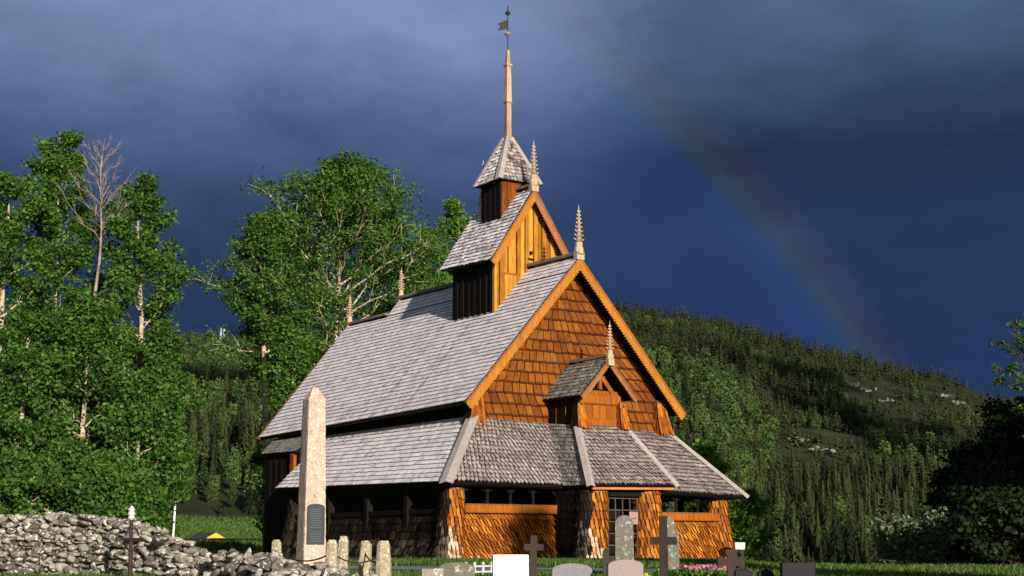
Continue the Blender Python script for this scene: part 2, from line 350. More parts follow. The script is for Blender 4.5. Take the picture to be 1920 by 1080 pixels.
# ------------------------------------------------------------------ terrain
def ray(px, py): return FW + RT * (px - 960) / F - UP * (py - 540) / F
def elev(px, py):
    d = ray(px, py); return d[2] / math.hypot(d[0], d[1])
SIL = [(-2500, 700), (-600, 640), (0, 634), (340, 629), (480, 632), (700, 602), (900, 570), (1080, 556), (1160, 562), (1250, 576), (1330, 590), (1400, 604), (1500, 632), (1600, 657), (1700, 683), (1800, 705), (1850, 730), (1920, 752), (2400, 800), (4200, 900)]
SPX = np.array([p for p, _ in SIL], float); SEL = np.array([elev(960, y) for _, y in SIL])
KH = F / math.cos(PIT)
def ss(x, a, b): t = np.clip((x - a) / (b - a), 0, 1); return t * t * (3 - 2 * t)
def terrain(x, y):
    x = np.asarray(x, float); y = np.asarray(y, float); dx, dy = x - CAM[0], y - CAM[1]
    f = dx * HF[0] + dy * HF[1]; r = dx * HR[0] + dy * HR[1]; d = np.hypot(dx, dy)
    ang = np.arctan2(r, f); t = np.tan(np.clip(ang, -1.2, 1.2)); px = 960 + KH * t; infr = 1 - ss(np.abs(ang), 1.0, 1.7)
    near = np.interp(d, [0, 10, 20, 29, 40, 62, 75, 120, 200, 260], [-1.25, -.85, -.42, -.16, 0, 0, .05, .45, 1.15, 4.6])
    rightz = np.interp(d, [0, 10, 20, 29, 40, 48, 62, 100, 180, 260], [-1.25, -.85, -.42, -.20, -.1, -.2, -1.4, -4.5, -8, -8])
    b = ss(px, 1330, 1480); base = near * (1 - b) + rightz * b
    D = np.interp(px, [-600, 500, 1150, 2400], [820, 900, 1000, 950])
    zr = .38 + D * np.interp(px, SPX, SEL) - 7.5
    q = np.clip((d - 260) / (D - 260), 0, 1); bump_ = 7 * np.sin(x * .021 + 1) * np.sin(y * .017 + 2) + 4 * np.sin(x * .05 + y * .043)
    hill = base + (zr - base) * q ** (1.05 + .35 * b) + bump_ * q * (1 - q) * 2.4
    hill = np.where(d > D, zr - (d - D) * .16, hill)
    z = np.where(d > 260, hill, base)
    return z * infr + (1 - infr) * np.minimum(base, 2.0)
def gz(x, y): return float(terrain(x, y))
def place(px, dist):
    """ground point seen in photograph column px, dist metres ahead"""
    t = (px - 960) / KH; x = CAM[0] + dist * (HF[0] + HR[0] * t); y = CAM[1] + dist * (HF[1] + HR[1] * t); return V3(x, y, gz(x, y))
def zat(py, dist): return CAM[2] + dist * elev(960, py)

def build_ground():
    th = np.radians(np.concatenate([np.arange(-180, -40, 10), np.arange(-40, 40, .5), np.arange(40, 180, 10)]))
    rad = np.concatenate([[.5], np.geomspace(2, 60, 60), np.arange(62, 300, 4), np.arange(300, 1100, 14), np.geomspace(1120, 9000, 20)])
    T, Rr = np.meshgrid(th, rad); x = CAM[0] + Rr * (HF[0] * np.cos(T) + HR[0] * np.sin(T)); y = CAM[1] + Rr * (HF[1] * np.cos(T) + HR[1] * np.sin(T))
    z = terrain(x, y); v = np.stack([x, y, z], -1).reshape(-1, 3); nr, nt = T.shape; i, j = np.meshgrid(np.arange(nr - 1), np.arange(nt), indexing='ij'); j2 = (j + 1) % nt
    f = np.stack([i * nt + j, i * nt + j2, (i + 1) * nt + j2, (i + 1) * nt + j], -1).reshape(-1, 4)[:, ::-1]
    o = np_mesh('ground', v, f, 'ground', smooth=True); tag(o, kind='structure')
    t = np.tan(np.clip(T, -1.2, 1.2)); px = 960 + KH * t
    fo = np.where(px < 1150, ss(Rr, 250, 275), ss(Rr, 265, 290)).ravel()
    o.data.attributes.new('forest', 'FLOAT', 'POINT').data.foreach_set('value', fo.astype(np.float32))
build_ground()
def build_path():
    P = [(640, 35.5, .8), (760, 35, .9), (860, 34.4, .9), (1000, 33.6, .9), (1130, 33, .9), (1260, 32, .8), (1420, 31, .8)]
    v = []; f = []
    for px, d, hw in P:
        for s in (-1, 1):
            p = place(px, d + s * hw * 1.6); v.append((p[0], p[1], p[2] + .012))
    for i in range(len(P) - 1): f.append((2 * i, 2 * i + 2, 2 * i + 3, 2 * i + 1))
    mb = MB(); mb.add(v, f); tag(mb.build('path', 'gravel'), kind='structure')
    v = []; mb = MB()
    for px, d0, d1 in ((-120, 27.0, 29.2), (-40, 27.0, 29.0), (50, 27.6, 28.6)):
        for d in (d0, d1): p = place(px, d); v.append((p[0], p[1], p[2] + .012))
    mb.add(v, [(0, 2, 3, 1), (2, 4, 5, 3)]); tag(mb.build('gravel_verge', 'gravel'), kind='structure')
build_path()

# ------------------------------------------------------------------ the stave church
def finial(parent, x, y, z, h, mi='carved', name='finial'):
    mb = MB(); r = h * .075
    prof = [(1.25, 0), (1.25, .10), (.95, .15), (1.0, .2)]
    zz = .2; k = 0
    while zz < .86:
        a = 1.0 - .78 * (zz - .2) / .66; st = .095 - .025 * zz
        prof += [(a * .95, zz + st * .25), (a * .42, zz + st * .45), (a * 1.05, zz + st * .85), (a * .6, zz + st)]; zz += st; k += 1
    prof += [(.16, .9), (.02, 1.0)]
    mb.lathe((x, y, z), [(q * r, w_ * h) for q, w_ in prof], 8, .55, rot=.39)
    for i, (q, w_) in enumerate(prof[4:-2]):        # carved leaf tips along the four edges
        if i % 4 == 2:
            for dx in (-1, 1): mb.beam((x + dx * q * r * .6, y, z + (w_ - .015) * h), (x + dx * q * r * 1.55, y, z + (w_ + .022) * h), .02, .03, tone=.6)
    mb.box(x - r * 1.2, x + r * 1.2, y - r * .8, y + r * .8, z - .22, z + .02, .5)
    return mb.build(name, mi, parent)

def barge(parent, apex, tip, wd, thick, mat_, teeth=.115, depth=.05, name='bargeboard'):
    """apex and tip share one y; the board hangs below the rake, its lower edge cut into teeth"""
    ax, y, az = apex; tx, _, tz = tip; d = np.array([tx - ax, tz - az]); L = np.linalg.norm(d); d /= L
    n = np.array([d[1], -d[0]]);  n = n if n[1] < 0 else -n
    pts = [(ax, y, az), (tx, y, tz)]
    e = np.array([tx, tz]) + n * wd * .8 + d * .02; pts.append((e[0], y, e[1]))
    a0 = abs(n[0] / d[0]) * wd if abs(d[0]) > 1e-6 else 0      # where the inner edge meets the middle line
    k = int((L - a0) / teeth); prev = None
    for i in range(k, -1, -1):
        s_ = a0 + i * teeth
        for q, dd in ((.55, 0), (.5, 0), (0, depth)):
            if s_ + q * teeth > L - .05: continue
            p = np.array([ax, az]) + d * (s_ + q * teeth) + n * (wd - depth + dd); pts.append((p[0], y, p[1]))
    p = np.array([ax, az]) + d * a0 + n * (wd - depth); pts.append((ax, y, p[1]))
    mb = MB(); mb.extrude(pts, (0, thick, 0), .55)
    # thin moulding along the upper edge
    o = lambda pnt, q: (pnt[0] + n[0] * q, y - .012, pnt[1] + n[1] * q) if True else None
    a_, b_ = np.array([ax, az]), np.array([tx, tz])
    mb.extrude([o(a_, .0), o(b_, .0), o(b_, .07), o((a_[0], a_[1] - .07 / max(abs(d[0]), .2)), 0)], (0, .012, 0), .3)
    return mb.build(name, mat_, parent)

def planks(mb, a, b, z0, z1, wd, depth=.03, tones=(.2, .8), topf=None, botf=None, gap=.004):
    """upright boards from a to b (x,y); topf/botf give height per x,y"""
    a = np.array(a, float); b = np.array(b, float); L = np.linalg.norm(b - a); d = (b - a) / L; nr = np.array([d[1], -d[0]]); n = max(1, round(L / wd)); rg = mb.rng
    for i in range(n):
        s0, s1 = L * i / n + gap, L * (i + 1) / n - gap
        out = depth * (1 if i % 2 else .35) + rg.uniform(0, .012)
        p = [a + d * s0, a + d * s1]; q = [pt + nr * out for pt in p]; bk = [pt - nr * .04 for pt in p]
        zt = [topf(*pt) if topf else z1 for pt in p]; zb = [botf(*pt) if botf else z0 for pt in p]
        if min(zt[0] - zb[0], zt[1] - zb[1]) < .02: continue
        mb.hexa([(*q[0], zb[0]), (*q[1], zb[1]), (*bk[1], zb[1]), (*bk[0], zb[0])], [(*q[0], zt[0]), (*q[1], zt[1]), (*bk[1], zt[1]), (*bk[0], zt[0])], rg.uniform(*tones))

def shingled_post(parent, bot, top, z0, z1, mats, front, side, name='corner_post', rows=9, wear=None, flare=1.7):
    """flared four-sided post clad in long shingles; bot/top: (x0,x1,y0,y1)"""
    mb = MB()
    def rect(v):
        t = 1 - (1 - v) ** flare if flare else v
        return [lerp_(bot[i], top[i], t) for i in range(4)], z0 + (z1 - z0) * v
    def pt(ix, iy): return lambda v: (rect(v)[0][ix], rect(v)[0][2 + iy], rect(v)[1])
    N = 6
    for i in range(N):
        A, za = rect(i / N); B, zb = rect((i + 1) / N)
        q = lambda r, z: [(r[0] + .03, r[2] + .03, z), (r[1] - .03, r[2] + .03, z), (r[1] - .03, r[3] - .03, z), (r[0] + .03, r[3] - .03, z)]
        mb.hexa(q(A, za), q(B, zb), .2, 0, 0)
    kw = dict(rows=rows, width=.125, thick=.028, tip='round', over=1.7, wear=wear, lift=.012, jit=.25)
    mb.shingles(pt(0, 0), pt(1, 0), mi=0, **kw)                       # front (-y)
    mb.shingles(pt(0, 1), pt(0, 0), mi=1, **kw)                       # left (-x)
    mb.shingles(pt(1, 0), pt(1, 1), mi=1, **kw)                       # right
    mb.shingles(pt(1, 1), pt(0, 1), mi=1, **kw)
    return mb.build(name, [front, side], parent)
def lerp_(a, b, t): return a + (b - a) * t

def round_post(parent, c0, c1, r0, r1, z0, z1, mats, name='corner_post', rows=9, wear=None, width=.115):
    """flared round post clad in long pointed shingles; c0/c1 centre (x,y) below/above, r0/r1 radii (x,y)"""
    mb = MB(); rg = mb.rng
    def P(v, a, off=0.0):
        t = 1 - (1 - v) ** 1.8; x = c0[0] + (c1[0] - c0[0]) * t; y = c0[1] + (c1[1] - c0[1]) * t
        rx = r0[0] + (r1[0] - r0[0]) * t + off; ry = r0[1] + (r1[1] - r0[1]) * t + off
        return V3(x + rx * math.sin(a), y - ry * math.cos(a), z0 + (z1 - z0) * v)
    S = 18
    for i in range(6):
        for j in range(S): mb.poly([P(i / 6, 2 * math.pi * j / S, -.01), P(i / 6, 2 * math.pi * (j + 1) / S, -.01), P((i + 1) / 6, 2 * math.pi * (j + 1) / S, -.01), P((i + 1) / 6, 2 * math.pi * j / S, -.01)], .1, 0, 2)
    for i in range(rows):
        v0 = i / rows; v1 = min(1.0, v0 + 1.5 / rows); t = 1 - (1 - v0) ** 1.8; rr = (r0[0] + r0[1]) / 2 * (1 - t) + (r1[0] + r1[1]) / 2 * t; n = max(8, round(2 * math.pi * rr / width))
        for j in range(n):
            a0 = 2 * math.pi * (j + .5 * (i % 2) + rg.uniform(-.1, .1)) / n; da = 2 * math.pi / n * .76; dv = (v1 - v0); jz = rg.uniform(-.06, .06); tk = rg.uniform(.05, .08)
            out = [(.5, jz), (1, .2 + jz), (1, 1), (0, 1), (0, .2 + jz)]
            pts = [P(min(1, max(0, v0 + dv * w_)), a0 + da * u + .10 * (1 - w_), .008 + tk * (1 - w_)) for u, w_ in out]
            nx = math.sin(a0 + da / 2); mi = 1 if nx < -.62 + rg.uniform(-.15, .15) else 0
            to = rg.uniform(.1, .95); we = wear((v0, nx, rg)) if wear else 0.0
            k = len(mb.v); mb.v += [tuple(p) for p in pts]; mb.f.append((k, k + 1, k + 2, k + 3, k + 4)); mb.t.append(to); mb.w.append(we); mb.m.append(mi)
            low = [P(min(1, max(0, v0 + dv * out[q][1])), a0 + da * out[q][0] + .10 * (1 - out[q][1]), -.005) for q in (4, 0, 1)]; k2 = len(mb.v); mb.v += [tuple(p) for p in low]
            for q, (x, y) in enumerate(((4, 0), (0, 1))): mb.f.append((k + x, k2 + q, k2 + q + 1, k + y)); mb.t.append(to * .1); mb.w.append(0); mb.m.append(mi)
    return mb.build(name, mats + ['tar'], parent)

def church():
    root = tag(empty('stave_church', (0, 0, 0)), 'old wooden stave church with steep silver shingle roofs, ridge turret and tall spire', 'church')
    # ---- nave roof
    E0, Ef = (-4.6, -.04, 5.05), (-4.58, 15.75, 4.8); K = .882
    Rn, Rf = (0, -.04, 10.3), (0, 12.4, 10.46)
    Cn, Cf = tuple(lerp(E0, Rn, K)), (-.541, 15.85, 9.76)
    mid = tuple(lerp(Cn, Cf, 12.44 / 15.9)); G0, Gf = (4.6, -.04, 5.12), (4.6, 12.4, 5.05)
    mb = MB()
    slab(mb, Ef, E0, Cn, Cf, .10, .2, 1, .03); slab(mb, mid, Cn, Rn, Rf, .10, .2, 1, .03)
    slab(mb, G0, Gf, Rf, Rn, .12, .2, 1)
    mb.shingles(edge(Ef, E0) and edge(Ef, Cf), edge(E0, Cn), 30, .15, .04, 'square', (.48, .80), 1.25, .012, jit=.04, lift=.004, wear=lambda q: .9 if (abs(q[1] - .60) < .007 or abs(q[1] - .735) < .006) and q[2].random() < .8 else (.5 if q[2].random() < .03 else 0))
    mb.shingles(edge(mid, Rf), edge(Cn, Rn), 4, .15, .03, 'square', (.48, .80), 1.25, .012, jit=.04, lift=.004)
    mb.shingles(edge(G0, Rn), edge(Gf, Rf), 30, .3, .042, 'square', (.25, .85), 1.25, .012)
    roof = mb.build('nave_roof', ['roof_side', 'tar'], root)
    mb = MB(); mb.beam((0, -.12, 10.40), (0, 12.46, 10.56), .30, .10, tone=.3); mb.build('ridge_board', 'roof_dull', roof)
    barge(roof, (0, -.075, 10.30), (-4.64, -.075, 5.01), .34, .05, 'barge'); barge(roof, (0, -.075, 10.30), (4.64, -.075, 5.07), .34, .05, 'barge')
    finial(roof, 0, .0, 10.40, 1.75); finial(roof, 0, 12.3, 10.58, 1.25)
    # ---- chancel roof (its near slope runs on from the nave's)
    mb = MB(); X0 = (3.4, 12.4, 5.0); X1 = (3.4, 15.85, 4.9); Rm = (-.541, 12.4, 9.76)
    slab(mb, X0, X1, Cf, Rm, .12, .2, 1); mb.shingles(edge(X0, Rm), edge(X1, Cf), 26, .3, .04, 'square', (.25, .85), 1.25, .012)
    cr = mb.build('chancel_roof', ['roof_side', 'tar'], root)
    mb = MB(); mb.beam((-.541, 12.45, 9.84), (-.541, 15.9, 9.84), .26, .09, tone=.3); mb.build('ridge_board', 'roof_dull', cr)
    finial(cr, -.541, 15.75, 9.86, 1.3)
    mb = MB(); mb.beam((-4.6, 15.88, 4.76), (-.541, 15.88, 9.72), .05, .3, (0, -1, 0), .5); mb.build('bargeboard', 'barge_dark', cr)
    # ---- walls of the nave and chancel
    top = lambda x: min(10.10 - 1.141 * abs(x), 9.9)
    mb = MB(); mb.extrude([(-3.95, .62, -.1), (3.95, .62, -.1), (3.95, .62, 5.65), (0, .62, 10.1), (-3.95, .62, 5.65)], (0, .12, 0), .3, 1)
    Z0, Z1 = 4.35, 9.95
    def gl(sg):
        def f(v):
            z = Z0 + (Z1 - Z0) * v; return (sg * min(3.95, max(.03, (10.12 - z) / 1.141)), .60, z)
        return f
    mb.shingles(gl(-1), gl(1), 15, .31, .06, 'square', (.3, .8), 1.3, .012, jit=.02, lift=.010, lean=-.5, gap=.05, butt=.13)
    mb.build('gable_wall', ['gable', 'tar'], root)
    for s_ in (-1, 1):
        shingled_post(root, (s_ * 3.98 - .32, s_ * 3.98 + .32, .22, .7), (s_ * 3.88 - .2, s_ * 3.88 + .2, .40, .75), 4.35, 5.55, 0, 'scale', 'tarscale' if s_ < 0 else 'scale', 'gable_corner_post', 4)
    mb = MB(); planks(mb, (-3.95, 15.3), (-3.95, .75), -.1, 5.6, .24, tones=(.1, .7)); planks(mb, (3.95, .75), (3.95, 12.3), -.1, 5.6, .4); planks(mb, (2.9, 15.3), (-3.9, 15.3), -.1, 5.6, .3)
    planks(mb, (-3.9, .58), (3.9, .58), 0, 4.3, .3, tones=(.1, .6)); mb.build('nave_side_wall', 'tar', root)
    mb = MB(); mb.box(-.62, .62, .40, .50, .1, 2.3, .3); mb.build('inner_door', 'tar', root)
    # ---- surrounding gallery roof
    a0, a1 = (-6.15, -1.40, 2.38), (-6.2, 10.6, 2.56); t0, t1 = (-4.0, .52, 4.66), (-4.0, 10.6, 4.66)
    c0, c1 = (6.16, -1.40, 2.16), (6.2, 10.6, 2.2); u0, u1 = (4.05, .52, 4.48), (4.0, 10.6, 4.5)
    pL, pR = (-1.74, -2.87, 2.33), (1.74, -2.87, 2.39); dL, dR = (-.98, -1.07, 4.42), (.95, -1.07, 4.46)
    vL, vR = (-1.72, -1.40, 2.345), (1.76, -1.40, 2.27); wL, wR = (-.98, .52, 4.57), (.95, .52, 4.56)
    mb = MB()
    kw = dict(tones=(.48, .82), over=1.3, base=.012, lift=.006, jit=.08)
    slab(mb, a1, a0, t0, t1, .09, .2, 1, .06); mb.shingles(edge(a1, t1), edge(a0, t0), 15, .15, .04, 'square', mi=0, wear=lambda q: .9 if (q[0] > .9 and q[2].random() < .75) or (q[0] > .82 and q[2].random() < .3) or q[2].random() < .04 else 0, **kw)
    kp = dict(tones=(.4, .85), gap=.09, lean=-.45, over=1.6, base=.012, lift=.014, jit=.2)
    slab(mb, a0, vL, wL, t0, .09, .2, 1, .05); mb.shingles(edge(a0, t0), edge(vL, wL), 17, .16, .065, 'point', mi=2, **kp)
    slab(mb, vR, c0, u0, wR, .09, .2, 1, .05); mb.shingles(edge(vR, wR), edge(c0, u0), 17, .16, .065, 'point', mi=2, **kp)
    slab(mb, c0, c1, u1, u0, .09, .2, 1, .05); mb.shingles(edge(c0, u0), edge(c1, u1), 15, .25, .042, 'square', mi=0, **kw)
    gr = mb.build('gallery_roof', ['roof_side', 'tar', 'roof_front'], root)
    def hip(parent, a, b, wd=.24, mt='hip', w2=None):
        a, b = V3(*a), V3(*b); mb = MB(); up = V3(0, 0, 1); d = (b - a) / np.linalg.norm(b - a); sd = np.cross(d, up); sd /= np.linalg.norm(sd); u = np.cross(sd, d)
        w2 = w2 or wd
        for s_ in (-1, 1):
            q = lambda p, ww: [p + u * .075, p + u * .115, p + sd * s_ * ww + u * .03, p + sd * s_ * ww - u * .01]
            A, B = q(a, wd), q(b, w2); mb.add(A + B, [(0, 1, 2, 3), (7, 6, 5, 4), (0, 4, 5, 1), (1, 5, 6, 2), (2, 6, 7, 3), (3, 7, 4, 0)], .6 if s_ < 0 else .5)
        return mb.build('hip_board', mt, parent)
    hip(gr, (-6.2, -1.45, 2.33), (-3.95, .50, 4.72), .22, w2=.2); hip(gr, (6.2, -1.46, 2.1), (4.05, .50, 4.53), .14, w2=.1)
    # ---- porch roof
    mb = MB()
    slab(mb, pL, pR, dR, dL, .09, .2, 1, .05); mb.shingles(edge(pL, dL), edge(pR, dR), 17, .16, .065, 'point', mi=0, **kp)
    slab(mb, vL, pL, dL, wL, .09, .2, 1, .05); mb.shingles(edge(vL, wL), edge(pL, dL), 16, .15, .040, 'round', mi=2, **kp)
    slab(mb, pR, vR, wR, dR, .09, .2, 1, .05); mb.shingles(edge(pR, dR), edge(vR, wR), 16, .15, .040, 'round', mi=2, **kp)
    po = mb.build('porch_roof', ['roof_front', 'tar', 'roof_dull'], root)
    hip(po, (-1.78, -2.92, 2.28), (-.95, -1.05, 4.47), .14, w2=.13); hip(po, (1.78, -2.92, 2.33), (.93, -1.05, 4.50), .13, w2=.1)
    mb = MB(); mb.beam((-1.66, -2.84, 2.235), (1.66, -2.84, 2.295), .05, .07, tone=.9); mb.build('eaves_board', 'barge', po)
    # ---- dormer over the porch
    mb = MB(); zf = lambda x, y: 6.42 - 1.10 * abs(x)
    mb.extrude([(-.93, -1.03, 4.30), (.93, -1.03, 4.30), (.93, -1.03, 5.15), (-.93, -1.03, 5.15)], (0, .06, 0), .35)
    for i, (z0_, z1_) in enumerate(((4.36, 4.62), (4.63, 5.08), (5.13, 5.42))):
        n_ = (1, 3, 1)[i]
        for j in range(n_):
            xa, xb = -.86 + 1.72 * j / n_ + .006, -.86 + 1.72 * (j + 1) / n_ - .006
            mb.box(xa, xb, -1.085 - (.05 if i != 1 else 0), -1.03, z0_, z1_, (.55, .45 + .2 * (j % 2), .6)[i])
    mb.box(-.9, .9, -1.12, -1.0, 5.08, 5.15, .2)
    for s_ in (-1, 1):
        mb.beam((s_ * .50, -1.10, 5.52), (s_ * .06, -1.10, 6.02), .15, .10, (0, 1, 0), .55)
    mb.box(-.80, .80, -1.10, -1.02, 5.43, 5.56, .5); mb.beam((0, -1.10, 5.6), (0, -1.10, 6.3), .12, .09, (0, 1, 0), .5)
    mb.beam((-.22, -1.07, 5.98), (.22, -1.07, 5.98), .1, .12, (0, 0, 1), .4)
    mb.extrude([(-.9, -.55, 4.3), (.9, -.55, 4.3), (.9, -.55, 5.4), (0, -.55, 6.35), (-.9, -.55, 5.4)], (0, .05, 0), .1, 1)
    for s_ in (-1, 1):
        planks(mb, *(((-.93, .6), (-.93, -1.0)) if s_ < 0 else ((.93, -1.0), (.93, .6))), 4.2, 5.4, .25)
    k0 = len(mb.m)
    mb.m = [m_ if i < k0 else m_ for i, m_ in enumerate(mb.m)]
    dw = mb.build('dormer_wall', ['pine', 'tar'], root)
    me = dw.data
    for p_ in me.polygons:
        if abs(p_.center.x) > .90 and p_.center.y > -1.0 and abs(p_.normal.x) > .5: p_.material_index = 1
    for s_ in (-1, 1):
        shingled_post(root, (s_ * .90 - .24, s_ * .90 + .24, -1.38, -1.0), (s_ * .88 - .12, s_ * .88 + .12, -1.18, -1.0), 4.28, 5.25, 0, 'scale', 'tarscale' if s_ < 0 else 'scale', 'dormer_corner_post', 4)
    D0, D1, DA, DB = (-1.18, -1.62, 5.30), (-1.18, .6, 5.30), (0, -1.62, 6.60), (0, .6, 6.60)
    Q0, Q1 = (1.18, -1.62, 5.32), (1.18, .6, 5.32)
    mb = MB(); slab(mb, D1, D0, DA, DB, .07, .2, 1); slab(mb, Q0, Q1, DB, DA, .07, .2, 1)
    mb.shingles(edge(D1, DB), edge(D0, DA), 10, .15, .038, 'round', (.2, .9), 1.4, .01, lift=.012); mb.shingles(edge(Q0, DA), edge(Q1, DB), 10, .2, .038, 'round', (.2, .9), 1.4, .01)
    dr = mb.build('dormer_roof', ['roof_dull', 'tar'], root)
    barge(dr, (0, -1.66, 6.60), (-1.2, -1.66, 5.28), .19, .04, 'barge_dark', .07, .03); barge(dr, (0, -1.66, 6.60), (1.2, -1.66, 5.28), .19, .04, 'barge_dark', .07, .03)
    mb = MB(); mb.beam((0, -1.6, 6.69), (0, .55, 6.69), .22, .09, tone=.3); mb.build('ridge_board', 'roof_dull', dr)
    finial(dr, 0, -1.68, 6.56, 1.3)
    # ---- ridge turret
    ty0, ty1, tw = 2.72, 6.15, 1.48
    mb = MB(); rf = lambda x, y: 10.30 - 1.141 * abs(x) - .05
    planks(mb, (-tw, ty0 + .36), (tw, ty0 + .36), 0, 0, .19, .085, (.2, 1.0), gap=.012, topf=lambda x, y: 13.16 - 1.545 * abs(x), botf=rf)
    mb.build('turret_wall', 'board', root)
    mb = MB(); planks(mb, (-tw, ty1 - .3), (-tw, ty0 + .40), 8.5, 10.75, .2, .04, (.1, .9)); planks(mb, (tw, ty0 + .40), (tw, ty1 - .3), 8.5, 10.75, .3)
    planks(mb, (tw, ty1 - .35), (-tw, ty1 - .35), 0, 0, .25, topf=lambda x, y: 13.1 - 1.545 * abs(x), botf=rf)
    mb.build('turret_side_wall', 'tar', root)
    mb = MB(); mb.beam((-tw - .02, ty0 + .30, 8.62), (-tw - .02, ty0 + .30, 10.7), .10, .14, (0, 1, 0), .7); mb.build('turret_corner_board', 'board', root)
    mb = MB(); mb.box(-1.10, -.42, ty0 + .27, ty0 + .325, 10.02, 10.09, .2); mb.box(-1.08, -.76, ty0 + .285, ty0 + .33, 9.05, 10.02, .75); mb.box(-.74, -.44, ty0 + .285, ty0 + .33, 9.25, 10.02, .55)
    h_ = mb.build('hatch', 'board', root)
    mb = MB(); mb.box(.02, .10, ty0 + .22, ty0 + .30, 10.86, 10.98, .1); mb.box(-.08, .20, ty0 + .26, ty0 + .30, 10.66, 10.72, .1); mb.build('hatch_bracket', 'tar', root)
    T0, T1, TA, TB = (-1.86, ty0 - .04, 10.42), (-1.86, ty1, 10.56), (0, ty0 - .04, 13.3), (0, ty1, 13.36)
    S0, S1 = (1.86, ty0 - .04, 10.45), (1.86, ty1, 10.5)
    mb = MB(); slab(mb, T1, T0, TA, TB, .09, .2, 1); slab(mb, S0, S1, TB, TA, .09, .2, 1)
    mb.shingles(edge(T1, TB), edge(T0, TA), 19, .15, .040, 'square', (.25, .85), 1.25, .012, lift=.012, jit=.22); mb.shingles(edge(S0, TA), edge(S1, TB), 19, .25, .04, 'square', (.25, .85), 1.25, .012)
    tr = mb.build('turret_roof', ['roof_side', 'tar'], root)
    barge(tr, (0, ty0 - .085, 13.28), (-1.90, ty0 - .085, 10.38), .30, .05, 'barge', .1, .045); barge(tr, (0, ty0 - .085, 13.28), (1.90, ty0 - .085, 10.40), .30, .05, 'barge_dark', .1, .045)
    mb = MB(); mb.beam((0, ty0 - .1, 13.40), (0, ty1 + .04, 13.46), .24, .09, tone=.3); mb.build('ridge_board', 'roof_dull', tr)
    finial(tr, 0, ty0 - .0, 13.36, 1.72); finial(tr, 0, ty1 - .05, 13.44, 1.65)
    # ---- cupola with pyramid roof
    cx, yA, yB = .72, 3.75, 5.10; rt = lambda x, y: 13.3 - 1.545 * abs(x) - .05
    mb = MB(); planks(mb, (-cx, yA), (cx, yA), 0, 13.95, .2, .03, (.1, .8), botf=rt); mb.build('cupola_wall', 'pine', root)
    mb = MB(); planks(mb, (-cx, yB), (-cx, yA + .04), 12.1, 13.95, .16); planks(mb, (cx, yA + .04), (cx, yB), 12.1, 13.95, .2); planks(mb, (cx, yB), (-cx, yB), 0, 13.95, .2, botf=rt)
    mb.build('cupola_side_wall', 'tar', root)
    ex, ya, yb, ze, zt_ = .92, 3.60, 5.24, 13.67, 15.52; yc = 4.42; t_ = .08
    B4 = [(-ex, ya, ze), (ex, ya, ze), (ex, yb, ze), (-ex, yb, ze)]; T4 = [(-t_, yc - t_, zt_), (t_, yc - t_, zt_), (t_, yc + t_, zt_), (-t_, yc + t_, zt_)]
    mb = MB(); mb.hexa(B4, T4, .2, 0, 1)
    for i in range(4):
        j = (i + 1) % 4; mb.shingles(edge(B4[i], T4[i]), edge(B4[j], T4[j]), 12, .16, .045, 'round', (.2, .95), 1.45, .012, lift=.014, mi=0 if i in (1, 3) else 2)
    cr_ = mb.build('cupola_roof', ['roof_side', 'tar', 'roof_front'], root)
    for i in range(4):
        a = V3(*B4[i]); b = V3(*T4[i]); hip(cr_, a, b, .12 if i else .16, w2=.07)
    # ---- spire and weather vane
    mb = MB()
    def oct_(z0, z1, r0, r1, tone): mb.lathe((0, yc, 0), [(r0, z0), (r1, z1)], 4, tone, rot=.785)
    oct_(15.42, 16.95, .148, .135, .55); oct_(16.95, 18.35, .160, .125, .7); oct_(18.35, 18.98, .112, .07, .6)
    sp = mb.build('spire', 'spirewood', root)
    for z_, r_, h2 in ((16.90, .19, .06), (18.32, .18, .13), (15.5, .20, .10)):
        mb = MB(); mb.lathe((0, yc, z_), [(r_ * .85, 0), (r_, h2 * .3), (r_, h2 * .7), (r_ * .7, h2)], 4, .5, rot=.785); mb.build('collar', 'spirewood', sp)
    mb = MB(); mb.tube([(0, yc, 18.9), (0, yc, 20.75)], .022, 6); vane = mb.build('weather_vane', 'iron', root)
    for z_, r_ in ((19.62, .13), (20.45, .115)):
        mb = MB(); mb.lathe((0, yc, z_), [(.02, -.09), (r_ * .7, -.045), (r_, 0), (r_ * .7, .045), (.02, .10)], 10, .5); mb.build('vane_ball', 'brass' if z_ < 20 else 'iron', vane)
    mb = MB(); q = V3(-.33, .20, 0); c_ = V3(0, yc, 0)
    P_ = [c_ + q * .04 + V3(0, 0, 20.18), c_ + q * .04 + V3(0, 0, 19.82), c_ + q * 1.0 + V3(0, 0, 19.76), c_ + q * .72 + V3(0, 0, 19.93), c_ + q * 1.02 + V3(0, 0, 20.02)]
    mb.extrude(P_, (.010, .016, 0), .5); mb.build('vane_flag', 'iron', vane)
    # ---- gallery walls
    wr = lambda q: 1.0 if (q[0] < .16 - .34 * q[1] and q[2].random() < .75) else (.7 if q[0] < .12 and q[2].random() < .35 else 0)
    wr2 = lambda q: .6 if q[0] < .12 and q[2].random() < .25 else 0
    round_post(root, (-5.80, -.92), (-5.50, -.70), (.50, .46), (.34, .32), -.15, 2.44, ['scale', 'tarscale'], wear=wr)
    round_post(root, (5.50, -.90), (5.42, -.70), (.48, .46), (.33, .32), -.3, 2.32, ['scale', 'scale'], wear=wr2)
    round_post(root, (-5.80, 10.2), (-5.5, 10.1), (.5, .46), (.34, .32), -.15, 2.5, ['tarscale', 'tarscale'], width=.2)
    round_post(root, (5.5, 10.2), (5.42, 10.1), (.5, .46), (.34, .32), -.8, 2.4, ['scale', 'scale'], width=.2)
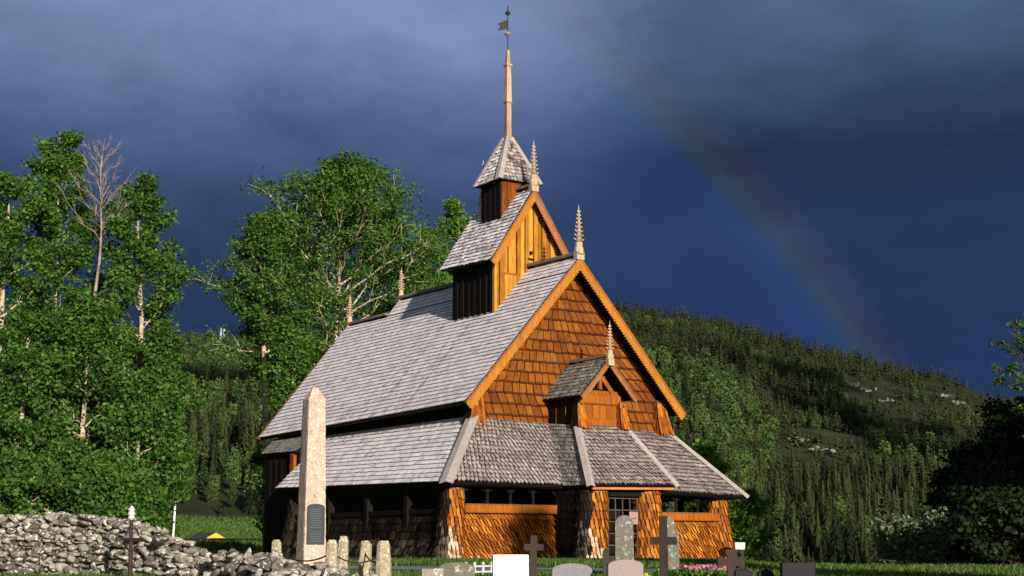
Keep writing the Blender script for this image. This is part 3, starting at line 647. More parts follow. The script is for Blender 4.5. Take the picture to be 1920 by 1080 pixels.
    def panel(x0, x1, zt, front=True, mt='scale', yb=-1.17, yt=-.93, rows=7, zb=-.05, back=False):
        mb = MB(); f_ = lambda x: (lambda v: (x, yb + (yt - yb) * (1 - (1 - v) ** 1.8), zb + (zt - zb) * v))
        N = 5
        for i in range(N):
            a, b, c, d = f_(x0)(i / N), f_(x1)(i / N), f_(x1)((i + 1) / N), f_(x0)((i + 1) / N); slab(mb, a, b, c, d, .06, .2, 1)
        mb.shingles(f_(x0), f_(x1), rows, .135, .075, 'round', (.2, .95), 1.4, .01, wear=wr2, lift=.02, jit=.3, gap=.17, lean=-.9)
        return mb.build('gallery_wall', [mt, 'tar'], root)
    panel(-5.42, -1.80, 1.50); panel(1.45, 5.30, 1.34, zb=-.25)
    def rail(x0, x1, z, y=-.97, n=4, ztop=2.34, skip=()):
        mb = MB(); mb.box(x0, x1, y - .09, y + .05, z, z + .22, .6); mb.box(x0, x1, y - .115, y + .0, z - .035, z + .0, .35); mb.box(x0, x1, y - .11, y + .06, z + .22, z + .25, .5); mb.build('gallery_rail', 'pine', root)
        mb = MB(); N = 40                                        # header cut into arches
        pts = [(x0, y, ztop), (x1, y, ztop)]
        w1 = (x1 - x0) / n
        for i in range(N, -1, -1):
            xx = x0 + (x1 - x0) * i / N; ph = ((xx - x0) / w1) % 1.0; pts.append((xx, y, ztop - .30 + .2 * math.sin(math.pi * ph) ** .6))
        mb.extrude(pts, (0, .05, 0), .3); mb.build('gallery_arches', 'tar', root)
        for i in range(1, n):
            mb = MB(); mb.lathe((x0 + w1 * i, y + .02, z + .25), [(.075, 0), (.075, .06), (.045, .1), (.062, .25), (.045, ztop - z - .55), (.08, ztop - z - .42), (.08, ztop - z - .30)], 8, .4); mb.build('gallery_column', 'tar', root)
    rail(-5.25, -1.75, 1.50); rail(1.45, 5.25, 1.34, n=4, ztop=2.2)
    # long side: tarred lower wall, open band above
    mb = MB(); xs = lambda v: -6.12 + .36 * (1 - (1 - v) ** 1.8)
    for i in range(5):
        v0, v1 = i / 5, (i + 1) / 5; slab(mb, (xs(v0), 9.9, -.08 + 1.5 * v0), (xs(v0), -.55, -.08 + 1.5 * v0), (xs(v1), -.55, -.08 + 1.5 * v1), (xs(v1), 9.9, -.08 + 1.5 * v1), .06, .2)
    mb.shingles(lambda v: (xs(v), 9.9, -.08 + 1.5 * v), lambda v: (xs(v), -.55, -.08 + 1.5 * v), 6, .15, .04, 'square', (.05, 1.0), 1.4, .012, lift=.02, jit=.25, wear=lambda q: .7 if q[0] < .5 and q[2].random() < .45 else 0)
    mb.build('gallery_side_wall', 'tarscale', root)
    mb = MB(); mb.box(-5.80, -5.66, -.5, 9.9, 1.44, 1.6, .4); mb.box(-5.78, -5.66, -.5, 9.9, 2.2, 2.45, .4); mb.build('gallery_side_rail', 'tar', root)
    for y_ in (1.6, 4.3, 7.1):
        mb = MB(); mb.box(-5.86, -5.62, y_ - .11, y_ + .11, 0, 2.4, .4); mb.build('gallery_post', 'tar', root)
    mb = MB(); planks(mb, (-5.35, 9.9), (-5.35, -.4), 1.3, 2.5, .3); mb.build('gallery_lining', 'tar', root)
    mb = MB(); slab(mb, (5.95, -.55, -.7), (5.95, 9.9, -.9), (5.75, 9.9, 1.3), (5.75, -.55, 1.3), .08, .4); mb.box(5.66, 5.8, -.5, 9.9, 1.3, 1.5, .5); mb.build('gallery_far_wall', 'scale', root)
    mb = MB()
    for y_ in (1.6, 4.3, 7.1): mb = MB(); mb.box(5.62, 5.8, y_ - .09, y_ + .09, 1.5, 2.3, .4); mb.build('gallery_post', 'tar', root)
    mb = MB(); mb.box(-5.9, 5.7, -.9, 10.3, -.9, .02, .3); mb.box(-1.6, 1.4, -2.5, -.9, -.6, .03, .3); mb.build('foundation', 'drystone', root)
    # ---- porch
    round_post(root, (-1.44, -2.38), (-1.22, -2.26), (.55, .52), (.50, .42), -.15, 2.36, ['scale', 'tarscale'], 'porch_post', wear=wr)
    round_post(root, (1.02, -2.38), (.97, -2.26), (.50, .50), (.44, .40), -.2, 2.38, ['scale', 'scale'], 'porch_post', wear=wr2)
    mb = MB(); mb.shingles(lambda v: (-1.86 + .2 * v, -.95, 2.3 * v), lambda v: (-1.86 + .2 * v, -2.05, 2.3 * v), 9, .14, .03, 'round', (.1, .9), 1.6, .01); slab(mb, (-1.83, -.95, 0), (-1.83, -2.05, 0), (-1.63, -2.05, 2.3), (-1.63, -.95, 2.3), .06, .2)
    mb.build('porch_side_wall', 'tar', root)
    mb = MB(); mb.shingles(lambda v: (1.48 - .1 * v, -2.05, 2.3 * v), lambda v: (1.48 - .1 * v, -.95, 2.3 * v), 9, .14, .03, 'round', (.1, .9), 1.6, .01); slab(mb, (1.45, -2.05, 0), (1.45, -.95, 0), (1.35, -.95, 2.3), (1.35, -2.05, 2.3), .06, .2)
    mb.build('porch_side_wall', 'scale', root)
    mb = MB(); mb.box(-1.6, 1.5, -2.55, -2.35, 2.15, 2.27, .2); mb.box(-.74, .52, -2.56, -2.36, 2.02, 2.15, .3); mb.build('door_lintel', 'tar', root)
    # open lattice gate in the doorway
    mb = MB()
    for i in range(5): x_ = -.70 + 1.18 * i / 4; mb.box(x_ - .014, x_ + .014, -2.40, -2.36, .06, 2.02, .5)
    for i in range(6): z_ = .10 + 1.86 * i / 5; mb.box(-.72, .50, -2.42, -2.40, z_ - .014, z_ + .014, .6)
    g_ = mb.build('lattice_gate', 'gate', root)
    mb = MB(); mb.box(.12, .47, -2.45, -2.43, 1.14, 1.54, .5); nt = mb.build('notice', 'paper', g_)
    mb = MB(); mb.tube([(.2, -2.453, 1.30), (.26, -2.453, 1.315), (.33, -2.453, 1.33), (.38, -2.453, 1.36)], .012, 5); mb.build('notice_mark', 'iron', g_)
    mb = MB(); planks(mb, (-1.5, -1.25), (1.3, -1.25), 0, 2.5, .3); mb.build('porch_back_wall', 'tar', root)
    mb = MB(); mb.box(-.6, .62, -3.15, -2.55, -.16, .02, .8); mb.build('door_step', 'bollard', root)
    # ---- small lean-to beside the chancel
    mb = MB(); l0, l1, k0_, k1_ = (-5.35, 13.9, 4.02), (-5.35, 10.7, 3.98), (-4.2, 10.7, 4.74), (-4.2, 15.0, 4.74)
    slab(mb, l0, l1, k0_, k1_, .07, .2, 1); mb.shingles(edge(l0, k1_), edge(l1, k0_), 6, .16, .03, 'round', (.2, .9), 1.4, .01); lr = mb.build('leanto_roof', ['roof_dull', 'tar'], root)
    mb = MB(); planks(mb, (-5.15, 13.8), (-5.15, 10.75), -.1, 4.0, .25); planks(mb, (-3.9, 13.8), (-5.1, 13.8), -.1, 4.1, .25); planks(mb, (-5.1, 10.75), (-4.0, 10.75), 2.6, 4.3, .25); mb.build('leanto_wall', 'tar', root)
    mb = MB(); mb.beam((-5.22, 11.2, 3.0), (-5.22, 11.2, 4.0), .16, .3, (0, 1, 0), .5); mb.build('leanto_post', 'pine', root)
    return root
M['gate'] = plain('grey_iron', (.055, .05, .05), .6)
church()

# ------------------------------------------------------------------ trees
NP = np.random.default_rng
def leaf_quads(rg, centres, size, tone, up=.35, stretch=1.25):
    """one small four-sided leaf per centre"""
    n = len(centres); nr = rg.normal(size=(n, 3)); nr[:, 2] = np.abs(nr[:, 2]) + up; nr /= np.linalg.norm(nr, axis=1, keepdims=True)
    a = rg.normal(size=(n, 3)); a -= nr * (a * nr).sum(1, keepdims=True); a /= np.linalg.norm(a, axis=1, keepdims=True); b = np.cross(nr, a)
    s = size * rg.uniform(.65, 1.25, (n, 1)); a = a * s * stretch * .5; b = b * s * .5
    v = np.stack([centres - a, centres + b - a * .1, centres + a, centres - b - a * .1], 1).reshape(-1, 3)
    f = np.arange(4 * n).reshape(n, 4); return v, f, tone
def grow(rg, h, trunk_r, limbs, reach, z_lo, shape, lean=(0, 0), limb_up=.55, fork=False):
    """wood mesh builder plus the points where leaves hang"""
    mb = MB(); pts = []; K = 9
    zs = np.linspace(0, h, K); wob = np.cumsum(rg.normal(0, .018 * h / 3, (K, 2)), 0); wob -= wob[0]
    tr = np.stack([wob[:, 0] + lean[0] * zs / h, wob[:, 1] + lean[1] * zs / h, zs], 1); rad = trunk_r * (1 - zs / h) ** .8 + .025
    mb.tube(tr, rad, 8, .5); on = lambda z: np.array([np.interp(z, zs, tr[:, i]) for i in range(3)])
    for i in range(limbs):
        q = (i + rg.uniform(.1, .9)) / limbs; z = z_lo + (h * .97 - z_lo) * q; p0 = on(z); az = i * 2.4 + rg.uniform(-.5, .5)
        L = reach * shape(q) * rg.uniform(.75, 1.15); r0 = max(.022, trunk_r * .42 * (1 - q) + .02)
        d = np.array([math.cos(az), math.sin(az), limb_up * rg.uniform(.4, 1.5) + .35 * q]); d /= np.linalg.norm(d)
        n = 6; P = [p0]
        for k in range(n):
            d2 = d + rg.normal(0, .22, 3) + np.array([0, 0, .10]); d2 /= np.linalg.norm(d2); P.append(P[-1] + d2 * L / n)
        P = np.array(P); mb.tube(P, np.linspace(r0, .014, n + 1), 5, .5, cap=False)
        for k in range(2, n + 1):
            pts.append((P[k], L, q))
            for _ in range(2 if k < n else 3):
                sd = d + rg.normal(0, .75, 3); sd /= np.linalg.norm(sd); ll = L * rg.uniform(.18, .38) * (1.1 - .08 * k)
                e = P[k] + sd * ll + np.array([0, 0, .12 * ll]); m = (P[k] + e) / 2 + rg.normal(0, .06 * ll, 3)
                mb.tube([P[k], m, e], [.022, .016, .008], 4, .5, cap=False); pts.append((e, L, q)); pts.append((m, L, q))
    return mb, pts, on
def leafy(name, seed, pos, h, reach, label, group=None, limbs=26, z_lo=.12, shape=None, leaves=15000, size=.155, mats=('leaf', 'bark'), trunk_r=.22, clump=.62, lean=(0, 0), limb_up=.55, cat='tree', bare=.07, cone=False):
    rg = NP(seed); root = tag(empty(name, tuple(pos)), label, cat, group)
    shape = shape or (lambda q: math.sin(math.pi * min(1, .12 + .80 * q)) ** .7 * (1.05 - .45 * q))
    mb, pts, on = grow(rg, h, trunk_r, limbs, reach, z_lo * h, shape, lean, limb_up)
    mb.build('trunk', mats[1], root, smooth=True)
    keep = [p for p in pts if rg.random() > bare]; C = np.array([p[0] for p in keep]); nq = max(12, int(leaves * (1.25 if size < .16 else 1)) // len(C))
    ct = rg.uniform(.0, 1.0, len(C)); cs = clump * rg.uniform(.45, 1.35, len(C)); idx = np.repeat(np.arange(len(C)), nq)
    off = rg.normal(0, 1, (len(idx), 3)); off *= (rg.random((len(idx), 1)) ** .4) / np.maximum(.6, np.linalg.norm(off, axis=1, keepdims=True)); off[:, 2] *= .72
    c = C[idx] + off * cs[idx][:, None]; c = c[c[:, 2] > .25]; idx = idx[:len(c)]
    v, f, t = leaf_quads(rg, c, size, np.clip(ct[idx] * .6 + rg.uniform(0, .5, len(c)), 0, 1))
    np_mesh('crown', v, f, mats[0], root, t)
    return root

conic = lambda q: max(.12, 1.0 - .93 * q)
GT = 'aspens standing left of the church'
def at_top(px, py, d):           # tree foot and height so that its top reaches row py
    p = place(px, d); return p, zat(py, d) - p[2]
p, h = at_top(78, 248, 78)
leafy('aspen', 11, p, h, 4.0, 'tallest aspen at the left with two pale stems showing high in its crown', GT, 40, .06, leaves=28000, lean=(-.8, .5), trunk_r=.2)
p, h = at_top(240, 345, 76)
leafy('aspen', 12, p, h, 3.7, 'broad aspen right of the bare dead top, its side branches reaching towards the church', GT, 40, .05, leaves=28000, trunk_r=.2)
p, h = at_top(-40, 330, 74)
leafy('aspen', 13, p, h, 5.0, 'aspen cut by the left edge of the photo', GT, 30, .06, leaves=22000, trunk_r=.26)
p, h = at_top(284, 610, 73)
leafy('aspen', 14, p, h, 1.9, 'low bushy aspen at the right end of the left clump, beside the white pole', GT, 26, .03, leaves=17000, trunk_r=.15)
p, h = at_top(150, 560, 70)
leafy('aspen', 15, p, h, 4.0, 'short dense aspen in front of the left clump, behind the stone wall', GT, 28, .03, leaves=20000, trunk_r=.16)
p, h = at_top(20, 600, 69)
leafy('aspen', 25, p, h, 3.8, 'short leafy aspen behind the far left end of the stone wall', GT, 26, .03, leaves=17000, trunk_r=.16)
p, h = at_top(245, 720, 68)
leafy('aspen', 26, p, h, 2.9, 'small round aspen sapling behind the middle of the stone wall', GT, 24, .02, leaves=12000, trunk_r=.12)
GB = 'bushes along the back of the stone wall'
for i, (px, py, d, rc, lb) in enumerate(((20, 868, 64, 2.3, 'round leafy bush behind the far left end of the stone wall'), (118, 850, 63, 2.4, 'tallest leafy bush behind the stone wall, between two aspen stems'), (200, 872, 62, 2.0, 'leafy bush behind the stone wall, left of the iron cross'), (258, 905, 61, 1.15, 'lowest leafy bush behind the stone wall, left of the white pole'))):
    p, h = at_top(px, py, d); leafy('leafy_shrub', 170 + i, p, h, rc, lb, GB, 26, .03, leaves=11000, trunk_r=.06, clump=.55, cat='bush')
# dead top
p, h = at_top(157, 258, 74.5)
def dead_tree():
    rg = NP(5); root = tag(empty('dead_tree', tuple(p)), 'bare dead tree whose leafless top stands out above the left clump', 'tree')
    mb = MB(); zs = np.linspace(0, h, 14); x = np.cumsum(rg.normal(0, .10, 14)); x -= x[0]; tr = np.stack([x, x * .3, zs], 1); rad = .15 * (1 - zs / h) ** .8 + .012
    mb.tube(tr, rad, 8); mb.build('trunk', 'dead', root, True)
    mb = MB()
    for i in range(22):
        z = h * (.73 + .25 * (i / 22)); p0 = np.array([np.interp(z, zs, tr[:, k]) for k in range(3)]); a = i * 2.4 + rg.uniform(-.4, .4); L = (h - z) * .50 + .6
        d = np.array([math.cos(a) * .75, math.sin(a) * .75, .85]); P = [p0]
        for k in range(5): dd = d + rg.normal(0, .34, 3) + np.array([0, 0, .06 * k]); dd /= np.linalg.norm(dd); P.append(P[-1] + dd * L / 5)
        mb.tube(P, np.linspace(.028, .007, 6), 4, cap=False)
        for k in range(1, 6):
            for _ in range(3):
                d3 = d + rg.normal(0, .5, 3); d3 /= np.linalg.norm(d3); e = P[k] + d3 * L * rg.uniform(.15, .35); mb.tube([P[k], e], [.010, .004], 3, cap=False)
    mb.build('branches', 'dead', root)
dead_tree()
GC = 'aspens rising behind the church roof'
p, h = at_top(606, 305, 88)
leafy('aspen', 31, p, h, 6.0, 'tall spreading aspen behind the chancel, its crown highest between the left clump and the spire', GC, 64, .34, leaves=46000, trunk_r=.26, clump=.72, shape=lambda q: (.75 + .5 * math.sin(math.pi * min(1, q * 1.15))) * (1 - .62 * max(0, q - .45) / .55))
p, h = at_top(500, 405, 86)
leafy('aspen', 36, p, h, 3.2, 'leaning aspen at the left shoulder of the tallest crown behind the church', GC, 34, .58, leaves=13000, trunk_r=.2, lean=(-.8, .5))
p, h = at_top(712, 368, 92)
leafy('aspen', 32, p, h, 4.4, 'aspen with a forked pale limb just right of the tallest crown behind the church', GC, 32, .2, leaves=20000, trunk_r=.26)
p, h = at_top(540, 590, 80)
leafy('aspen', 33, p, h, 2.5, 'dark low aspen beside the chancel end of the church', GC, 32, .03, leaves=22000, trunk_r=.2)
p, h = at_top(840, 380, 98)
leafy('aspen', 34, p, h, 4.2, 'bright aspen top peeping out left of the ridge turret', GC, 34, .2, leaves=22000, trunk_r=.26, mats=('leaf_bright', 'bark'), size=.17)
p, h = at_top(775, 430, 96)
leafy('aspen', 35, p, h, 3.6, 'aspen crown behind the rear finial of the nave roof', GC, 30, .2, leaves=17000, trunk_r=.22)
p, h = at_top(1326, 838, 66)
leafy('leafy_shrub', 41, p, h, 1.2, 'bright green leafy bush showing behind the right corner of the church gallery', None, 26, .05, leaves=9000, size=.16, mats=('leaf_bright', 'bark'), trunk_r=.08, clump=.4, cat='bush')
p, h = at_top(1395, 925, 60)
leafy('leafy_shrub', 42, p, h, 1.4, 'low green bush right of the gallery corner, below the hip board tip', None, 20, .05, leaves=5000, size=.13, mats=('leaf', 'bark'), trunk_r=.06, clump=.35, cat='bush')

# spruces
def spruce_mesh(name, seed, layers, per, tri_w=.16, droop=.28, spread=.21, skirt=.04, ragged=.35):
    """unit-height spruce: (verts, faces, tone): drooping branch fans round a stem"""
    rg = NP(seed); V = []; T = []
    for i in range(layers):
        q = (i + rg.uniform(0, .8)) / layers; z = skirt + (1 - skirt) * q; r = spread * (1 - q) ** .85 + .012
        for k in range(per if q < .8 else max(3, per - 2)):
            a = rg.uniform(0, 6.283); rr = r * rg.uniform(1 - ragged, 1.1); w_ = tri_w * r * rg.uniform(.7, 1.3) + .006
            d = np.array([math.cos(a), math.sin(a), 0]); s_ = np.array([-d[1], d[0], 0]); c = np.array([0, 0, z]) + d * .004
            tip = c + d * rr + np.array([0, 0, -droop * rr + .02 * rr]); m = c + d * rr * .5 + np.array([0, 0, .03 * rr])
            V += [c + np.array([0, 0, .012]), m + s_ * w_ - np.array([0, 0, .25 * w_]), tip, m - s_ * w_ - np.array([0, 0, .25 * w_])]; T.append(np.clip(.25 + .5 * rg.random() + .15 * q, 0, 1))
    # needle tip
    V += [np.array([0, 0, 1.0]), np.array([.010, 0, .93]), np.array([0, .004, .90]), np.array([-.010, 0, .93])]; T.append(.6)
    V = np.array(V); return V, np.arange(len(V)).reshape(-1, 4), np.array(T)
def outline_visible(px, py_top):
    """False for tree places that stay wholly behind the church or the near trees"""
    if 545 < px < 1120: return False
    if px < 330 and py_top > 640 and px > -40: return False
    if 1120 <= px < 1290 and py_top > 620 + (px - 1100) * 1.2: return False
    return True
SP = [spruce_mesh('s', 50 + i, 58, 13, .085, .55, .15 + .014 * (i % 4), .05, .5) for i in range(8)]
LOW = [spruce_mesh('s', 70 + i, 12, 6, .34, .6, .17 + .012 * i) for i in range(6)]
MED = [spruce_mesh('s', 80 + i, 26, 9, .2, .55, .16 + .012 * i) for i in range(5)]
def forest():
    rg = NP(99); tree_list = []
    # jittered polar grid of positions
    d = 128.0
    while d < 1120:
        step = 5.6 if d < 300 else 4.9 - (d - 300) / 700 * .5
        t = -.62
        while t < .60:
            tt = t + rg.uniform(-.5, .5) * step / d; dd = d + rg.uniform(-.5, .5) * step; px = 960 + KH * tt
            x = CAM[0] + dd * (HF[0] + HR[0] * tt); y = CAM[1] + dd * (HF[1] + HR[1] * tt)
            if dd < (262 if px < 1300 else 285): t += step / d; continue
            n = math.sin(x * .013 + 2) * math.sin(y * .011) + .6 * math.sin(x * .031 + y * .027)
            tree_list.append((dd, px, x, y, n)); t += step / d
        d += step
    A = np.array(tree_list); z = terrain(A[:, 2], A[:, 3]); hh = (5.0 + 13.0 * rg.random(len(A)) ** 1.6) * np.interp(A[:, 0], [300, 600], [.9, .64])
    py = 1028 - (z + hh - CAM[2]) / A[:, 0] * F
    keep = np.array([outline_visible(a, b) and -90 < a < 2010 for a, b in zip(A[:, 1], py)])
    gap = rg.random(len(A))
    vis = keep.copy(); keep |= (gap < .5) & (A[:, 0] > 262)
    pxA, pyb = A[:, 1], py
    clear = ((np.hypot((pxA - 1560) / 100, (pyb - 810) / 38) < 1) & (gap < .8)) | ((np.hypot((pxA - 1770) / 130, (pyb - 735) / 38) < 1) & (gap < .72)) | ((np.hypot((pxA - 1640) / 60, (pyb - 712) / 28) < 1) & (gap < .85))
    keep &= ~clear
    birch = (A[:, 0] > 300) & ((A[:, 4] > .35) & (gap < .75) & (A[:, 0] > 300) | ((np.hypot((pxA - 1300) / 130, (pyb - 740) / 85) < 1) & (gap < .75)) | ((np.hypot((pxA - 1470) / 150, (pyb - 800) / 40) < 1) & (gap < .6)) | ((np.hypot((pxA - 1680) / 150, (pyb - 760) / 60) < 1) & (gap < .45)) | ((pxA < 520) & (pyb > 830) & (gap < .75)) | ((pxA < 520) & (pyb < 700) & (gap < .45))) | ((pxA < 520) & (pyb > 800) & (gap < .8)) | ((pxA > 1300) & (A[:, 0] < 430) & (gap < .30) & (np.sin(A[:, 2] * .09) + np.sin(A[:, 3] * .07 + 1) > -.3))
    rank = np.where(keep & vis & ~birch, hh / A[:, 0], 0); order = np.argsort(-rank)[:290]; solo = np.zeros(len(A), bool); solo[order] = True
    # individual spruces: the nearest
    meshes = []
    G = 'spruces at the foot of the hill'
    lab = 'slender dark spruce among the dense wood at the foot of the hill'
    for i in range(8):
        V, f, t = SP[i]; t = np.clip(t + (.5, -.35, .15, -.1, .35, 0, -.5, .22)[i], 0, 1); o = np_mesh('spruce', V, f, 'needle', None, t); tag(o, lab, 'tree', G); meshes.append(o)
    first = [True] * 8
    for k, i in enumerate(order):
        m = k % 8
        if first[m]: o = meshes[m]; first[m] = False
        else: o = meshes[m].copy(); COL.objects.link(o)
        o.location = (A[i, 2], A[i, 3], z[i] - .3); o.rotation_euler = (0, 0, rg.uniform(0, 6.28)); s_ = hh[i]; o.scale = (s_ * rg.uniform(.8, 1.15),) * 2 + (s_,)
    def merge(sel, lib, name, mt, label, sx=1.0):
        V = []; Fc = []; T = []; k = 0
        for i in np.nonzero(sel)[0]:
            v, f, t = lib[rg.integers(len(lib))]; a = rg.uniform(0, 6.28); c, s_ = math.cos(a), math.sin(a); w_ = hh[i] * rg.uniform(.8, 1.2) * sx
            V.append(np.stack([(v[:, 0] * c - v[:, 1] * s_) * w_ + A[i, 2], (v[:, 0] * s_ + v[:, 1] * c) * w_ + A[i, 3], v[:, 2] * hh[i] + z[i] - .3], 1)); Fc.append(f + k); T.append(np.clip(t + rg.uniform(-.4, .4), 0, 1)); k += len(v)
        if V: tag(np_mesh(name, np.concatenate(V), np.concatenate(Fc), mt, None, np.concatenate(T)), label, 'forest', None, 'stuff')
    rest = keep & ~solo & ~birch
    merge(rest & vis & (A[:, 0] < 520), MED, 'spruce_forest', 'needle', 'dense dark spruce wood covering the lower hillside')
    merge(rest & (~vis | (A[:, 0] >= 520)), LOW, 'spruce_forest', 'needle', 'distant dark spruce wood covering the hill up to its ridge')
    blobs = []
    for i in range(5):
        r2 = NP(300 + i); n = 240; c = r2.normal(0, 1, (n, 3)); c /= np.linalg.norm(c, axis=1, keepdims=True); c *= r2.uniform(.5, 1, (n, 1)) * np.array([.22, .22, .38]); c[:, 2] += .55
        v, f, t = leaf_quads(r2, c, .075, np.clip(.2 + .6 * r2.random(n), 0, 1)); blobs.append((v, f, t))
    fine = []
    for i in range(4):
        r2 = NP(330 + i); n = 900; c = r2.normal(0, 1, (n, 3)); c /= np.linalg.norm(c, axis=1, keepdims=True); c *= r2.uniform(.45, 1, (n, 1)) * np.array([.20, .20, .40]) * (1 + .25 * np.sin(c * 5 + i)); c[:, 2] += .52
        fine.append(leaf_quads(r2, c, .042, np.clip(.2 + .6 * r2.random(n), 0, 1)))
    hh[:] = hh * .8
    merge(keep & vis & birch & ~solo & (A[:, 0] < 430), fine, 'birch_wood', 'birchwood', 'green birch wood along the edge of the meadow at the foot of the hill')
    merge(keep & birch & ~solo & (vis & (A[:, 0] >= 430) | ~vis & (gap < .3)), blobs, 'birch_wood', 'birchwood', 'lighter green birch patches between the spruces on the hillside')
forest()

def big_spruce(px, pytop, d, label, seed, mats=('needle', 'barkdark'), group=None, spread=.24, red=False, name='spruce'):
    p, h = at_top(px, pytop, d); root = tag(empty(name, tuple(p)), label, 'tree', group); rg = NP(seed)
    mb = MB(); mb.tube([(0, 0, -.2), (0, 0, h * .5), (0, 0, h * .98)], [.02 * h, .011 * h, .01], 7); mb.build('trunk', mats[1], root)
    V = []; F_ = []; T = []; k = 0; lay = int(h * 3.2)
    Cn = []; Tn = []
    for i in range(lay):
        q = (i + rg.random()) / lay; z = h * (.05 + .94 * q); r = h * spread * (1 - q) ** .8 + .1
        for j in range(9):
            a = rg.uniform(0, 6.28); L = r * rg.uniform(.6, 1.1); n = max(4, int(L * 9)); s_ = np.linspace(.15, 1, n); tb = rg.uniform(.1, .7)
            dr = np.array([math.cos(a), math.sin(a)]); lat = rg.normal(0, .10, n) * L * (1 - .6 * s_)
            Cn.append(np.stack([dr[0] * L * s_ - dr[1] * lat, dr[1] * L * s_ + dr[0] * lat, z - .30 * L * s_ + .16 * L * s_ ** 2 + rg.normal(0, .03, n)], 1)); Tn.append(np.clip(tb + rg.uniform(-.1, .3, n), 0, 1))
    c = np.concatenate(Cn); t = np.concatenate(Tn); v, f, t = leaf_quads(rg, c, .34, t, up=.9, stretch=1.5)
    cr = np_mesh('crown', v, f, mats[0], root, t)
    if red:
        c2 = c[(c[:, 2] > h * .74) & (np.hypot(c[:, 0], c[:, 1]) > .1)]; c2 = c2[::2] + rg.normal(0, .06, c2[::2].shape); v, f, t = leaf_quads(rg, c2, .2, rg.random(len(c2)), up=0); np_mesh('cones', v, f, 'needle_red', root, t)
    return root
big_spruce(1660, 935, 105, 'young spruce with a reddish cone-laden top, left of the pale shrub', 61, red=True)
big_spruce(1758, 902, 80, 'dark spruce with long level branches, left edge of the black tree mass at the right', 62, spread=.26, mats=('leaf_shaded', 'barkdark'))
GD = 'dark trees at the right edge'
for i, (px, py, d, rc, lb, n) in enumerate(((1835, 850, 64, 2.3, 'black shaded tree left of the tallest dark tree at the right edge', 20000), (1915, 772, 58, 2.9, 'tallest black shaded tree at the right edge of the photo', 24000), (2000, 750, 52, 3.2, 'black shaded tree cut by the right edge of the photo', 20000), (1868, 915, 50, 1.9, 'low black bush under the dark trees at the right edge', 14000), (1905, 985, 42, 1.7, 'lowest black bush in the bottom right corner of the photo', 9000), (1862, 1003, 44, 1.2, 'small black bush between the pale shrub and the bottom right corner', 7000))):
    p, h = at_top(px, py, d); leafy('dark_tree', 140 + i, p, h, rc, lb, GD, 30, .02, leaves=n, size=.145, mats=('leaf_shaded', 'barkdark'), trunk_r=.16, clump=.6)
p, h = at_top(1715, 1012, 46)
leafy('pale_shrub', 151, p, h, 1.5, 'pale grey-green rounded shrub at the lower right in front of the dark trees', None, 22, .03, leaves=9000, size=.11, mats=('leaf_pale', 'bark'), trunk_r=.05, clump=.36, cat='shrub')
p, h = at_top(1790, 1040, 45)
leafy('pale_shrub', 152, p, h, .9, 'smaller pale shrub right of the rounded one, half lost in shade', None, 18, .03, leaves=4000, size=.11, mats=('leaf_pale', 'bark'), trunk_r=.04, clump=.3, cat='shrub')
p, h = at_top(1985, 610, 44)
leafy('birch', 153, p, h, 2.2, 'thin sparse birch with bare twigs at the right edge above the dark trees', None, 26, .55, leaves=330, size=.085, trunk_r=.035, clump=.2, bare=.6, mats=('leaf', 'barkdark'))
# unseen trees added beside the camera to throw shade on the right edge
def shading_tree(fwd, right, h, rc, seed, label):
    x = CAM[0] + HF[0] * fwd + HR[0] * right; y = CAM[1] + HF[1] * fwd + HR[1] * right
    leafy('aspen', seed, (x, y, gz(x, y)), h, rc, label, 'unseen trees added for shade', 34, .04, leaves=16000, size=.32, trunk_r=.3, clump=.9)
shading_tree(36, 30, 19, 5.5, 201, 'tall unseen aspen added for shade at the right, nearest to the dark trees')
shading_tree(30, 25.5, 17, 5, 202, 'tall unseen aspen added for shade at the right, nearer the camera')
shading_tree(42, 36, 19, 5.5, 203, 'tall unseen aspen added for shade at the right, farthest from the camera')

th_ = 62.0; hx_, hy_ = SD.x / math.cos(R(SUN_EL)), SD.y / math.cos(R(SUN_EL))
q_ = (-2.55 + hx_ * th_, -1.0 + hy_ * th_); g_z = gz(*q_)  # unseen aspen added on the sun line to darken the gallery wall
leafy('aspen', 211, (q_[0], q_[1], g_z), 1.55 + th_ * math.tan(R(SUN_EL)) - g_z, 1.5, 'slim unseen aspen added to shade the gallery wall', 'unseen trees added for shade', 40, .3, leaves=16000, size=.3, trunk_r=.2, clump=.7)

# ------------------------------------------------------------------ dry stone wall
def blob(rg, c, s, rot, sub=2):
    """one rough stone from an icosphere"""
    v = ICO[0] * (1 + rg.normal(0, .05, (len(ICO[0]), 1))); k = rg.normal(size=(12, 3)); k /= np.linalg.norm(k, axis=1, keepdims=True)
    for n in k:                                               # knock flat faces into it
        h = v @ n; lim = rg.uniform(.34, .7); v = v - np.maximum(0, h - lim)[:, None] * n
    v = v * s; q = Matrix.Rotation(rot[0], 3, 'X') @ Matrix.Rotation(rot[1], 3, 'Y') @ Matrix.Rotation(rot[2], 3, 'Z'); return v @ np.array(q).T + c
def ico():
    import bmesh
    bm = bmesh.new(); bmesh.ops.create_icosphere(bm, subdivisions=2, radius=1); v = np.array([x.co[:] for x in bm.verts]); f = np.array([[y.index for y in x.verts] for x in bm.faces]); bm.free(); return v, f
ICO = ico()
WALL = [(-330, 32.0, 968), (0, 30.0, 972), (110, 29.3, 966), (200, 28.6, 972), (250, 28.1, 984), (320, 27.2, 1014), (350, 26.6, 1036), (380, 26.2, 1056), (415, 25.8, 1058), (445, 25.3, 1048), (485, 24.5, 1044), (530, 23.7, 1062), (600, 22.6, 1084), (660, 21.5, 1093)]
WPX = [w_[0] for w_ in WALL]
